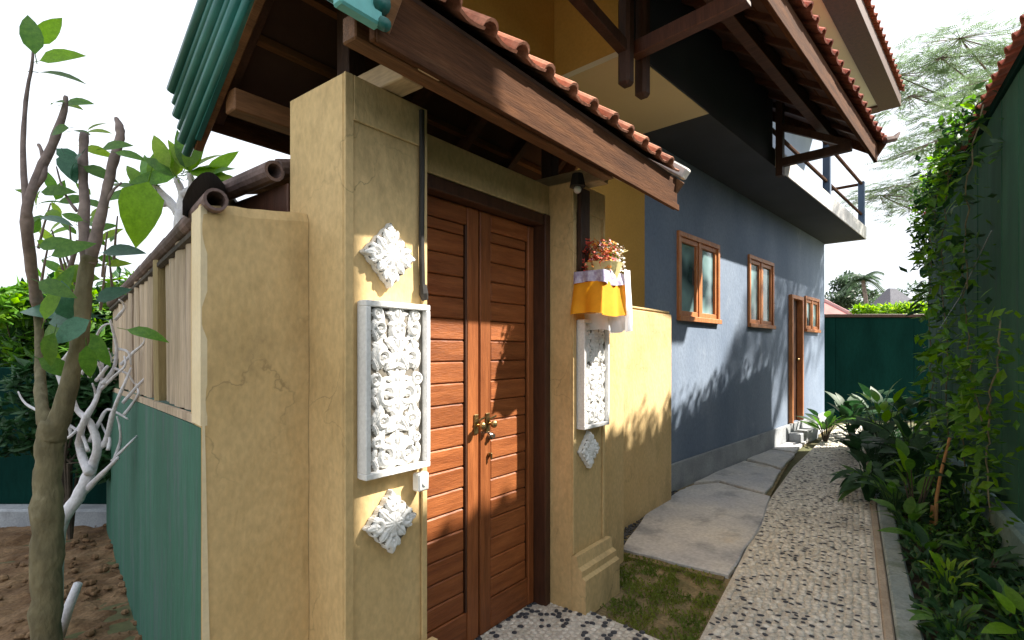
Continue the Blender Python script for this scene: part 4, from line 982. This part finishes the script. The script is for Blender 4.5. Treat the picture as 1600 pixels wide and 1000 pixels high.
for pts, r in (([P(136, 420), P(131, 370), P(131, 300), P(130, 240), P(132, 208)], [.019, .017, .0155, .014, .013]),
               ([P(140, 412), P(152, 360), P(165, 305), P(178, 250), P(187, 215), P(186, 195), P(181, 184)], [.020, .018, .016, .015, .0145, .013, .006]),
               ([P(60, 480, 2.2), P(46, 400, 2.05), P(42, 330), P(62, 268), P(82, 225), P(100, 172), P(103, 150)], [.02, .019, .018, .016, .014, .011, .006]),
               ([P(96, 450, 2.2), P(112, 410, 2.2), P(122, 375, 2.2)], [.010, .009, .007]),
               ([P(42, 340), P(36, 250), P(40, 160), P(50, 100), P(52, 60)], [.012, .009, .007, .005, .003]), ([P(58, 290), P(70, 270), P(66, 240), P(60, 225)], [.010, .009, .007, .005]),
               ([P(160, 330), P(175, 300), P(190, 285)], [.006, .005, .003]), ([P(120, 330), P(100, 300), P(88, 260)], [.006, .004, .002])):
    m = MB(); m.tube(*knot(pts, r, 4), 9, jit=.06); m.build('branch', 'bark_grey', ft_, smooth=True)
def lf(px, py, L, ang, key, Y=1.97, yaw=0.0, parent=ft_, roll=0, mesh=None):
    """leaf whose length on screen is about L px, pointing at ang degrees (0 = right, 90 = up)"""
    p = at(px, py, Y); a = math.radians(ang); d = Vector((math.cos(a), yaw, math.sin(a))); size = L * Y / 832
    up = Vector((0, -1.1, .7)) if abs(math.sin(a)) < .8 else Vector((.2, -1, .1))
    return inst('leaf', mesh or LV[key], parent, orient(p, d, size, roll, up))
random.seed(5)
for q in ((62, 95, 50, 20, 'leaf_bright'), (58, 70, 48, 60, 'leaf_bright'), (55, 85, 55, 100, 'leaf_mid'), (60, 113, 50, 0, 'leaf_mid'), (100, 163, 38, 5, 'leaf_mid'), (104, 165, 26, -10, 'leaf_lime'),
          (100, 160, 26, 170, 'leaf_mid'), (108, 200, 34, 185, 'leaf_mid'), (110, 205, 30, -5, 'leaf_mid'), (132, 208, 36, 5, 'leaf_lime'), (136, 204, 24, 40, 'leaf_lime'), (132, 230, 36, -15, 'leaf_lime'),
          (128, 240, 40, -140, 'leaf_blue'), (88, 232, 36, -35, 'leaf_blue'), (100, 240, 42, -60, 'leaf_blue'), (160, 232, 38, 10, 'leaf_mid'), (180, 238, 36, -8, 'leaf_mid'), (130, 260, 40, -20, 'leaf_mid'),
          (64, 300, 40, 5, 'leaf_mid'), (56, 320, 30, 20, 'leaf_mid'), (62, 340, 36, -5, 'leaf_blue'), (140, 338, 28, 30, 'leaf_lime'), (130, 345, 26, 160, 'leaf_mid'), (150, 360, 28, 15, 'leaf_mid'),
          (160, 395, 46, 10, 'leaf_blue'), (60, 385, 45, 10, 'leaf_mid'), (80, 400, 50, 25, 'leaf_mid'), (100, 425, 50, -10, 'leaf_bright'), (60, 440, 50, -20, 'leaf_mid'),
          (145, 495, 90, 168, 'leaf_blue'), (148, 493, 60, 185, 'leaf_blue'), (140, 500, 50, 215, 'leaf_blue'), (100, 510, 60, 205, 'leaf_mid'), (85, 520, 55, 240, 'leaf_mid'), (110, 500, 50, 100, 'leaf_blue'),
          (140, 520, 48, -60, 'leaf_mid'), (135, 540, 45, -95, 'leaf_mid'), (198, 515, 48, -12, 'leaf_mid'), (150, 470, 40, 30, 'leaf_blue'), (90, 470, 50, 60, 'leaf_mid'), (70, 500, 50, 80, 'leaf_bright'),
          (60, 560, 50, -30, 'leaf_mid'), (70, 540, 45, -60, 'leaf_bright')):
    lf(q[0], q[1], q[2] * 1.25, q[3], q[4], Y=1.97 + random.uniform(-.12, .2), yaw=random.uniform(-.3, .3), roll=random.uniform(-.5, .5))
for i in range(46):
    x, y = random.uniform(52, 175), random.uniform(300, 460)
    lf(x, y, random.uniform(20, 42), random.uniform(-40, 220), random.choice(['leaf_mid', 'leaf_bright', 'leaf_lime', 'leaf_mid']), Y=random.uniform(2.2, 3.0), yaw=random.uniform(-.5, .5), roll=random.uniform(-.8, .8))
for i in range(16):
    x, y = random.uniform(60, 180), random.uniform(300, 440); a = random.uniform(-.6, .6)
    m = MB(); m.tube([P(x, y + 70, 2.5), P(x + 20 * a, y + 35, 2.45), P(x + 45 * a, y, 2.4)], [.007, .005, .003], 5); m.build('twig', 'bark_grey', ft_)
# big bright leaf
bl = lf(232, 284, 106, -106, 'leaf_bright', Y=1.9, mesh=LR, yaw=0.05); bl['label'] = 'large bright green leaf against the sky'
FLB = leaf_mesh('leaf', 'leaf_bright', .34); FLM = leaf_mesh('leaf', 'leaf_mid', .32); FLL = leaf_mesh('leaf', 'leaf_lime', .30)
# frangipani with rosette leaves behind
fr2 = thing('frangipani_tree', 'frangipani with long bright leaves showing above the fence corner', 'tree', (*at(290, 600, 3.2).xy, 0))
ORG[fr2.name] = tuple(fr2.location)
def bt(pts, r, name, mt, parent, n=8): m = MB(); m.tube(*knot(pts, r, 4), n, jit=.07); return m.build(name, mt, parent, smooth=True)
bt([Vector((*at(290, 600, 3.2).xy, 0)), at(290, 500, 3.2), at(285, 380, 3.2), at(282, 330, 3.2)], [.05, .045, .04, .035], 'trunk', 'white_bark', fr2)
for a, b, c in (((282, 335), (262, 312), (240, 288)), ((282, 335), (285, 305), (275, 278)), ((282, 335), (300, 300), (296, 270)), ((262, 312), (250, 318), (228, 305)), ((285, 305), (305, 292), (322, 280))):
    bt([at(*a, 3.2), at(*b, 3.2), at(*c, 3.15)], [.03, .022, .015], 'branch', 'white_bark', fr2)
for (cx, cy, angs) in ((240, 288, (150, 175, 200, 120, 95, 220)), (275, 275, (60, 85, 105, 128, 150, 190)), (296, 268, (20, 42, 65, 100, 125, 5, -15)), (228, 300, (160, 190, 130)), (322, 278, (0, 20, 45, -20))):
    for a in angs: lf(cx, cy, random.uniform(50, 72), a + random.uniform(-8, 8), 'leaf_bright', mesh=random.choice([FLB, FLM, FLL]), Y=3.15, parent=fr2, yaw=random.uniform(-.4, .4), roll=random.uniform(-.6, .6))
lf(265, 262, 64, 118, 'leaf_lime', Y=3.1, parent=fr2); lf(290, 262, 60, 62, 'leaf_bright', Y=3.1, parent=fr2)
# dead white branched shrub
wb = thing('bare_shrub', 'leafless white barked shrub with crooked branches behind the left tree trunk', 'shrub', (*at(90, 870, 3.0).xy, 0))
ORG[wb.name] = tuple(wb.location)
Y_ = 2.9
wbs = [([(85, 960), (92, 830), (120, 780), (140, 740)], [.03, .036, .034, .030]), ([(140, 740), (152, 700), (140, 660), (120, 640), (108, 600)], [.028, .022, .018, .014, .010]),
       ([(140, 740), (125, 700), (130, 660), (150, 625), (160, 590)], [.024, .020, .016, .012, .008]), ([(120, 780), (150, 750), (185, 715)], [.022, .015, .008]), ([(150, 700), (165, 690), (175, 650), (190, 610), (205, 575)], [.018, .016, .012, .009, .006]),
       ([(92, 720), (88, 670), (100, 620), (90, 580), (80, 560)], [.020, .016, .014, .012, .008]), ([(108, 610), (130, 580), (150, 560)], [.012, .009, .005]), ([(160, 600), (178, 575), (182, 540), (172, 500)], [.012, .010, .008, .006]),
       ([(182, 545), (200, 550), (205, 570)], [.008, .006, .004]), ([(178, 575), (200, 585), (210, 600)], [.008, .006, .004]), ([(180, 500), (195, 480), (186, 468)], [.010, .007, .004]), ([(100, 620), (112, 585), (135, 555), (170, 545)], [.010, .009, .007, .005]),
       ([(140, 690), (160, 650), (172, 640), (200, 655)], [.012, .009, .007, .004]), ([(130, 660), (112, 680), (95, 690)], [.010, .008, .005]), ([(150, 560), (150, 530), (160, 510), (175, 505)], [.009, .007, .006, .004]), ([(175, 720), (205, 690), (215, 680)], [.008, .006, .003])]
for k in range(16):
    x, y = random.uniform(85, 195), random.uniform(560, 730); a = random.uniform(-1.2, 1.2); L = random.uniform(35, 75)
    wbs.append(([(x, y), (x + L * .35 * math.sin(a) + 5, y - L * .4), (x + L * .8 * math.sin(a), y - L * .7), (x + L * .9 * math.sin(a) - 6, y - L)], [.010, .008, .006, .004]))
for pts, r in wbs: bt([at(x, y, Y_ + random.uniform(-.05, .05)) for x, y in pts], r, 'branch', 'white_bark', wb, 7)
m = MB(); a_ = at(92, 975, 2.75); a_.z = .02; b_ = at(122, 912, 2.75); m.tube([a_, (a_ + b_) / 2 + Vector((0, 0, .015)), b_], [.026, .024, .019], 9, jit=.06)
m.build('cut_stick', 'white_bark', origin=tuple(a_), label='short white cut branch stuck in the brown soil', cat='stick', smooth=True)
# rear garden wall on left, kerb, hedge
t = thing('garden_wall', 'dark green painted garden wall behind the white branched shrub', 'wall', (-5.5, 4.8, 0))
for k in range(9):
    m = MB(); x = -8.9 + k * .6; m.box(x, x + .595, 4.76, 4.84, -.02, 1.35, b=.006); m.build('panel', 'dark_green_panel', t)
m = MB(); m.box(-8.9, -3.42, 4.56, 4.74, -.05, .14, b=.02); m.build('garden_kerb', 'skirt_concrete', origin=(-5.0, 4.6, 0), label='grey concrete kerb at the foot of the dark garden wall', cat='kerb')
def shrub(name, label, c, size, n, lsize, mts, trunk_h=0, cat='shrub', parts=0, group=None, wr=.42, clumps=9, squash=1):
    t = thing(name, label, cat, (c[0], c[1], 0), 'W', group)
    m = MB(); c = Vector(c); base = Vector((c.x, c.y, 0)); cl = []
    for k in range(clumps):
        d = Vector((random.gauss(0, 1), random.gauss(0, 1), random.gauss(0, .8) * squash)).normalized() * random.uniform(.45, .95); cl.append((c + Vector((d.x * size[0], d.y * size[1], d.z * size[2])), random.uniform(.28, .5)))
    for k, (q, r) in enumerate(cl[:8]): m.tube([base, base.lerp(c, .6) + Vector((random.uniform(-.1, .1), random.uniform(-.1, .1), 0)), q], [max(.008, size[0] * .028), size[0] * .018, size[0] * .008], 6)
    m.build('trunk' if cat == 'tree' else 'stem', 'bark_dark', t)
    for mi_, mt in enumerate(mts):
        m = MB(); pts = []
        for i in range(n // len(mts)):
            q, r = random.choice(cl); d = Vector((random.gauss(0, 1), random.gauss(0, 1), random.gauss(0, 1))).normalized() * random.uniform(.5, 1) ** .5
            pts.append(q + Vector((d.x * size[0] * r, d.y * size[1] * r, d.z * size[2] * r)))
        leafcloud(m, pts, lsize, wr); m.build('crown' if cat == 'tree' else 'foliage', mt, t, kind='stuff')
    return t
shrub('leafy_shrub', 'dark leafy shrub over the left garden wall, behind the near trunk', at(95, 540, 5.5), (1.0, .5, .75), 4200, .14, ['leaf_deep', 'leaf_mid'])
shrub('leafy_shrub', 'dense dark shrub at the far end of the slat fence', at(150, 490, 5.4), (.55, .5, .42), 2000, .11, ['leaf_deep', 'leaf_mid', 'leaf_bright'])
shrub('leafy_shrub', 'bright mid green shrub at the left edge of the view', at(40, 520, 5.2), (.6, .4, .46), 1700, .13, ['leaf_mid', 'leaf_bright'])
shrub('leafy_shrub', 'low dark shrub beneath the white bare branches', at(110, 640, 4.25), (.62, .30, .50), 3400, .11, ['leaf_deep'])
shrub('garden_tree', 'dark green tree beyond the left garden wall', at(70, 530, 8.5), (1.8, 1.4, .7), 3800, .20, ['leaf_deep', 'leaf_mid'], cat='tree', clumps=14)
for k in range(14):
    pass

# ------------------------------------------------------------------ planting bed
def Rw(s, y, z=0): return FM('R') @ Vector((s, y, z))
def rosette(label, s, y, n, L, meshes, tilt=(20, 70), stem_h=.25, name='leafy_plant', group='plants in the bed along the path', z0=0, spread=.5):
    b = Rw(s, y); t = thing(name, label, 'plant', (b.x, b.y, 0), 'W', group)
    m = MB(); tops = []
    for k in range(n):
        a = 2.4 * k + random.uniform(-.4, .4); el = math.radians(random.uniform(*tilt)); d = Vector((math.cos(a) * math.cos(el), math.sin(a) * math.cos(el), math.sin(el)))
        h = stem_h * random.uniform(.5, 1.2); p_ = b + Vector((d.x * h * spread, d.y * h * spread, .02 + h)); m.tube([b + Vector((d.x * .02, d.y * .02, 0)), b + Vector((d.x * h * .25, d.y * h * .25, h * .6)), p_], [.008, .006, .004], 5); tops.append((p_, d))
    m.build('stem', 'bark_dark' if random.random() < .4 else 'leaf_deep', t)
    for p_, d in tops: inst('leaf', random.choice(meshes), t, orient(p_, d, L * random.uniform(.75, 1.25), random.uniform(-.4, .4)))
    return t
random.seed(21)
bl_ = [LRD, LV['leaf_deep']]; mm_ = [LV['leaf_mid'], LV['leaf_deep']]; br_ = [LV['leaf_bright'], LV['leaf_mid']]
specs = [
 ('broad dark plant low by the path edge before the far clump', 8.9, -.02, 22, .22, bl_, (-5, 60), .28),
 ('dense dark plant behind the drooping one, against the wall', 7.0, -.55, 26, .26, bl_, (0, 70), .50),
 ('mixed green plant in the bed just nearer than the drooping one', 5.8, -.30, 24, .18, mm_, (-5, 65), .26),
 ('dark broad leaved clump at the wall foot beyond the halfway clump', 9.6, -.70, 24, .30, bl_, (0, 70), .6),
 ('glossy dark plant with drooping leaves overhanging the pebble path at its middle', 6.3, -.12, 34, .26, [LNM, LNB, LNB], (-25, 50), .30),
 ('dark broad leaved plant just behind the drooping one by the path', 7.1, -.15, 18, .24, bl_, (0, 60), .40),
 ('tall dark plant at the far end of the path in front of the far wall', 10.6, .05, 22, .34, bl_, (10, 70), .45),
 ('broad leaved plant beside the far wall, nearest the blue house', 10.0, .40, 20, .28, mm_, (10, 65), .35),
 ('leafy plant low against the dark far wall, under its right half', 11.0, -.35, 20, .32, bl_, (10, 75), .6),
 ('mid green plant with yellowish upright leaves before the far wall', 9.2, -.35, 18, .26, br_, (25, 80), .65),
 ('dense dark plant in the bed halfway down the passage', 8.4, -.20, 22, .25, bl_, (0, 60), .40),
 ('dark plant with narrow arching leaves behind the halfway clump', 7.9, -.55, 22, .32, [LN, LNM], (10, 75), .45),
 ('plant with two upright yellow green leaves beside the path', 5.5, -.42, 10, .20, br_, (40, 85), .55),
 ('low dark plant at the kerb below the yellow green leaves', 5.2, -.36, 18, .17, mm_, (0, 60), .18),
 ('dark clump against the green wall behind the bamboo stake', 5.6, -.75, 20, .24, bl_, (10, 70), .40),
 ('leafy clump close to the kerb left of the bamboo stake', 4.6, -.42, 20, .15, mm_, (0, 65), .18),
 ('small dark clump at the foot of the bamboo stake', 4.3, -.66, 20, .15, bl_, (0, 65), .18),
 ('bright green small plant by the kerb in the near bed', 3.95, -.46, 20, .09, [LV['leaf_bright'], LV['leaf_lime']], (20, 80), .20),
 ('mid green plant low in the near bed right of the bright one', 3.75, -.68, 22, .13, mm_, (0, 70), .18),
 ('dark leafy plant at the bottom right corner by the kerb', 3.35, -.40, 24, .11, mm_, (0, 70), .16),
 ('broad leaved plant at the bottom right against the wall', 3.3, -.70, 20, .15, br_ + [LV['leaf_deep']], (0, 70), .22),
 ('low plant spreading over the near kerb edge', 3.0, -.45, 22, .10, mm_, (0, 60), .12)]
for sp_ in specs: rosette(*sp_)
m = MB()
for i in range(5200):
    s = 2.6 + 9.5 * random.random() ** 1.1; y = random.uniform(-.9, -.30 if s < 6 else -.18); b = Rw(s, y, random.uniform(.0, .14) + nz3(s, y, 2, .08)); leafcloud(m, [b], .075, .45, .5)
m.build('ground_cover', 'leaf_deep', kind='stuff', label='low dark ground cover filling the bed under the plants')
m = MB()
for i in range(1300):
    s = 2.6 + 6 * random.random(); y = random.uniform(-.9, -.36); b = Rw(s, y, random.uniform(.03, .18)); leafcloud(m, [b], .06, .42, .6)
m.build('ground_cover', 'leaf_mid', kind='stuff', label='brighter green leaves mixed through the ground cover of the near bed')
m = MB(); m.tube([at(1462, 905, 4.3), at(1463, 780, 4.3), at(1470, 740, 4.3), at(1484, 684, 4.3)], [.013, .013, .012, .010], 8); m.tube([at(1452, 870, 4.35), at(1458, 790, 4.35)], .016, 8)
m.build('bamboo_stake', 'bamboo_stake', origin=tuple(at(1462, 905, 4.3)), label='brown bamboo stake standing in the bed near the green wall', cat='stake')

# ------------------------------------------------------------------ vines on the right wall
def vine(label, pts, n_leaf_parts, n_leaf, lsize, mesh_keys, mt, spread=.12, r=.006, ymax=None):
    t = thing('climbing_vine', label, 'vine', tuple(FM('R') @ Vector(pts[0])), 'W', 'vines on the green wall')
    W_ = [FM('R') @ Vector(p) for p in pts]; ORG[t.name] = tuple(W_[0]); C = []
    for i in range(len(W_) - 1):
        for k in range(6):
            f = k / 6; C.append(W_[i].lerp(W_[i + 1], f) + Vector((random.gauss(0, .012), random.gauss(0, .012), random.gauss(0, .012))))
    C.append(W_[-1]); m = MB(); m.tube(C, r, 5); m.build('stem', 'bark_olive', t, smooth=True)
    out = (FM('R') @ Vector((0, 1, 0)))
    pp = []
    for i in range(n_leaf):
        c = random.choice(C); g3 = lambda: max(-1.5, min(1.5, random.gauss(0, 1))) * spread
        pp.append(c + Vector((g3(), g3(), g3())) + out * random.uniform(0, spread))
    if n_leaf:
        for kk, mt_ in enumerate(mt):
            m = MB(); leafcloud(m, pp[kk::len(mt)], lsize * .8, .55, -.2); m.build('foliage', mt_, t, kind='stuff')
    for i in range(n_leaf_parts):
        c = random.choice(C) + out * random.uniform(.01, .06) + Vector((0, 0, random.gauss(0, spread * .5)))
        d = out * random.uniform(.2, .9) + Vector((random.gauss(0, .5), random.gauss(0, .5), random.uniform(-1, .3)))
        inst('leaf', LV[random.choice(mesh_keys)], t, orient(c, d, lsize * random.uniform(.8, 1.5), random.uniform(-.6, .6)))
yv = YRW + .08
random.seed(33)
vine('thick vine mass tumbling over the wall top at its far visible end', [(9.6, yv, 2.8), (9.5, yv + .02, 3.4), (8.6, yv, 3.58), (7.7, yv + .0, 3.54), (6.9, yv + .0, 3.52)], 30, 1000, .11, ['leaf_mid', 'leaf_bright'], ['leaf_mid', 'leaf_deep', 'leaf_bright'], .075)
vine('long vine hanging down the far part of the green wall', [(8.6, yv, 3.5), (8.5, yv + .05, 2.8), (8.8, yv + .05, 2.1), (8.5, yv + .04, 1.4), (8.6, yv + .05, .6)], 30, 130, .15, ['leaf_mid', 'leaf_bright', 'leaf_blue'], ['leaf_mid', 'leaf_bright'], .08)
vine('vine with rounded leaves climbing the middle of the green wall', [(7.4, yv, 3.6), (7.3, yv + .05, 2.9), (7.5, yv + .05, 2.2), (7.1, yv + .04, 1.5), (7.2, yv + .05, .4)], 36, 170, .14, ['leaf_mid', 'leaf_bright'], ['leaf_mid', 'leaf_deep'], .10)
vine('slender vine with pale stem crossing diagonally down the near wall', [(6.6, yv, 2.4), (6.0, yv + .06, 1.9), (5.6, yv + .08, 1.35), (5.1, yv + .08, .85)], 26, 160, .12, ['leaf_bright', 'leaf_mid'], ['leaf_mid'], .10, .005)
vine('leafy vine trailing from the wall top near the right edge', [(5.6, yv, 3.45), (5.5, yv + .1, 3.0), (5.9, yv + .08, 2.5), (5.6, yv + .1, 2.0)], 26, 200, .12, ['leaf_mid', 'leaf_bright'], ['leaf_mid', 'leaf_deep'], .14)
vine('bright vine at the lower right edge of the view', [(4.7, yv + .05, 1.7), (4.6, yv + .1, 1.3), (4.9, yv + .1, .9), (4.6, yv + .12, .45)], 36, 240, .10, ['leaf_bright', 'leaf_mid'], ['leaf_mid', 'leaf_bright'], .12)
vine('vine growing along the wall coping above the green panels', [(6.9, yv, 3.55), (6.3, yv + .05, 3.52), (5.8, yv, 3.56)], 12, 200, .10, ['leaf_mid', 'leaf_bright'], ['leaf_mid', 'leaf_deep'], .07)
vine('sparse vine low on the wall beside the bamboo stake', [(6.0, yv, 1.3), (5.8, yv + .08, 1.0), (6.1, yv + .06, .6), (5.8, yv + .08, .3)], 20, 200, .11, ['leaf_mid', 'leaf_deep'], ['leaf_mid'], .12)
m = MB(); a_ = FM('R') @ Vector((5.0, yv + .05, 2.35)); b_ = FM('R') @ Vector((7.4, yv + .08, 1.75)); m.tube([a_, a_.lerp(b_, .5) - Vector((0, 0, .06)), b_], .004, 5)
m.build('wire', 'steel', origin=tuple(a_), label='thin pale wire stretched slantwise across the vines on the wall', cat='wire')

# ------------------------------------------------------------------ trees beyond
def umbrella_tree(label, base, top, tiers, mt, lsize=.11):
    """thin limbs carrying flat feathery layers of fine leaves"""
    tiers = [(c, rx, ry, int(n * .55)) for c, rx, ry, n in tiers]; t = thing('feathery_tree', label, 'tree', (base[0], base[1], 0), 'W', 'feathery trees beyond the green wall')
    base = Vector(base); top = Vector(top); m = MB(); m.tube([base, base.lerp(top, .4) + Vector((.2, 0, 0)), top], [.16, .12, .07], 8)
    m.build('trunk', 'bark_grey', t, smooth=True); lv = MB(); br = MB()
    for (c, rx, ry, n) in tiers:
        c = Vector(c); br.tube([base.lerp(top, .75), (base.lerp(top, .9) + c) / 2 + Vector((0, 0, .2)), c], [.05, .03, .012], 6)
        for k in range(n):
            a = random.uniform(0, 6.28); r = random.random() ** .55; e = c + Vector((rx * r * math.cos(a), ry * r * math.sin(a), random.gauss(0, .10) - .35 * r * r))
            if k % 5 == 0: br.tube([c, e + Vector((0, 0, -.03))], [.010, .003], 4)
            a2 = a + random.gauss(0, .9); dx = Vector((math.cos(a2), math.sin(a2), -.15)); sd = Vector((-dx.y, dx.x, 0))
            for j in range(9):
                q = e + dx * (j * .035); 
                for sg in (1, -1):
                    tip = q + sd * sg * lsize * (1 - j / 14) + dx * .02 + Vector((0, 0, random.uniform(-.02, .01))); lv.add([q, q + sd * sg * lsize * .4 + dx * .016, tip, q + sd * sg * lsize * .4 - dx * .010], [(0, 1, 2, 3)])
    br.build('branches', 'bark_grey', t, kind='stuff'); lv.build('crown', mt, t, kind='stuff')
random.seed(44)
umbrella_tree('feathery pale green tree leaning over the far end of the green wall', (14.6, 13.4, 0), (13.0, 13.2, 7.0),
    [(at(1400, 118, 13), 1.2, 1.0, 240), (at(1470, 90, 12.5), 1.2, 1.0, 300), (at(1530, 150, 12), 1.3, 1.0, 300), (at(1420, 150, 13), .9, .8, 180), (at(1470, 200, 13), 1.1, .9, 200), (at(1520, 250, 12.5), 1.0, .9, 160), (at(1500, 60, 12), 1.5, 1.1, 280), (at(1580, 80, 12), 1.6, 1.1, 260)], 'leaf_albizia')
umbrella_tree('smaller feathery tree with drooping limbs behind the wall end', (16.5, 15.6, 0), (13.6, 15.2, 4.4),
    [(at(1400, 290, 15), 1.3, .9, 260), (at(1375, 305, 15), 1.2, .9, 200), (at(1440, 282, 14.5), 1.1, .9, 260), (at(1440, 235, 14.5), .9, .8, 120), (at(1420, 320, 15), 1.0, .8, 110), (at(1480, 300, 14), 1.4, .9, 240)], 'leaf_albizia')
# tree behind the boundary wall throwing dappled shade on the blue wall
umbrella_tree('tall feathery tree standing behind the green wall out of view', (9.8, 7.6, 0), (9.6, 8.2, 6.8),
    [((9.2, 8.0, 7.2), 1.0, .7, 260), ((8.8, 9.4, 6.4), 1.1, .9, 300), ((10.2, 9.0, 7.6), 1.2, .8, 260), ((10.0, 10.6, 6.8), 1.2, .9, 300), ((9.0, 11.4, 6.0), 1.1, .8, 260), ((9.0, 7.2, 6.9), .7, .4, 90)], 'leaf_albizia')
shrub('bright_bush', 'bright yellow green bush rising just behind the far dark wall', at(1385, 483, 15), (1.1, .8, .38), 2600, .15, ['leaf_bright', 'leaf_lime'], cat='tree', squash=.7)
shrub('bright_bush', 'smaller lime bush behind the right end of the far wall', at(1440, 492, 14.5), (.7, .6, .25), 1200, .13, ['leaf_lime', 'leaf_bright'], cat='tree', squash=.7)
# palm
pt = thing('palm_tree', 'slender distant palm with ragged fronds behind the pink roof', 'tree', (*at(1352, 500, 34).xy, 0))
tp = at(1348, 436, 34); bs = Vector((tp.x + .5, tp.y, 0)); m = MB(); m.tube([bs, bs.lerp(tp, .5) + Vector((.2, 0, 0)), tp], [.2, .15, .11], 8); m.build('trunk', 'bark_grey', pt)
for k in range(16):
    a = k * 2.4; m = MB(); el = random.uniform(-.1, 1.35); d = Vector((math.cos(a), math.sin(a), 0)); L = random.uniform(1.1, 1.7); c = []
    for j in range(8):
        f = j / 7; c.append(tp + d * L * f * math.cos(el * .6) + Vector((0, 0, L * (math.sin(el) * f - .75 * f * f))))
    m.tube(c, .02, 4); sd = Vector((-d.y, d.x, 0))
    for j in range(7):
        for q in (0, .33, .66):
            p_ = c[j].lerp(c[j + 1], q)
            for sg in (1, -1): e = sd * sg * .42 + d * .15 + Vector((0, 0, -.22)); m.add([p_, p_ + d * .07, p_ + e], [(0, 1, 2)])
    m.build('frond', 'leaf_far', pt)
for lab, px, py, Y, sz in (('hazy grey green tree left of the palm, beside the blue house corner', 1305, 455, 38, (1.7, 1.5, 1.2)), ('low distant tree directly under the palm', 1335, 468, 36, (1.6, 1.2, .7)), ('distant rounded tree behind the grey thatched roof', 1428, 462, 42, (2.4, 2, 1.2)), ('far hazy tree clump between the palm and thatched roof', 1378, 470, 46, (2.2, 2, .9))):
    shrub('distant_tree', lab, at(px, py, Y), sz, 1500, .30, ['leaf_far'], cat='tree', group='distant trees beyond the far wall')
# houses beyond
ph = thing('pink_roofed_house', 'house with a pink red tiled roof just visible over the far wall', 'house', (*at(1316, 500, 24).xy, 0))
ORG[ph.name] = tuple(ph.location); c = at(1312, 500, 24)
m = MB(); m.box(c.x - 1.4, c.x + .75, 24, 27, 0, 2.75); m.build('wall', 'pink_wall', ph)
m = MB(); m.add([(c.x - 1.7, 23.7, 2.72), (c.x + 1.15, 23.7, 2.72), (c.x + 1.15, 27.3, 2.72), (c.x - 1.7, 27.3, 2.72), (c.x - .5, 25, 3.85), (c.x - .1, 25, 3.85)], [(0, 1, 5, 4), (1, 2, 5), (2, 3, 4, 5), (3, 0, 4), (0, 3, 2, 1)]); m.build('roof', 'pink_roof', ph)
m = MB(); m.beam((c.x + 1.15, 23.7, 2.75), (c.x - .1, 25, 3.88), .10, .10); m.build('hip_cap', 'pink_wall', ph)
th = thing('thatched_house', 'grey thatched pointed roof seen above the right end of the far wall', 'house', (*at(1420, 500, 26).xy, 0))
ORG[th.name] = tuple(th.location); c = at(1418, 500, 26)
m = MB(); m.box(c.x - .9, c.x + .9, 26, 28, 0, 3.1); m.build('wall', 'house_wall', th)
V = [(c.x - .22, 26.9, 4.65), (c.x + .05, 26.9, 4.65), (c.x + .05, 27.1, 4.65), (c.x - .22, 27.1, 4.65)]; o = [(c.x - .55, 26.4, 4.05), (c.x + .5, 26.4, 4.05), (c.x + .5, 27.6, 4.05), (c.x - .55, 27.6, 4.05)]; q = [(c.x - 1.2, 25.6, 3.0), (c.x + 1.3, 25.6, 3.0), (c.x + 1.3, 28.4, 3.0), (c.x - 1.2, 28.4, 3.0)]
m = MB(); m.add(V + o + q, [(0, 1, 2, 3)] + [(a + i, a + (i + 1) % 4, a + 4 + (i + 1) % 4, a + 4 + i) for a in (0, 4) for i in range(4)] + [(8, 9, 10, 11)]); m.build('roof', 'thatch', th)
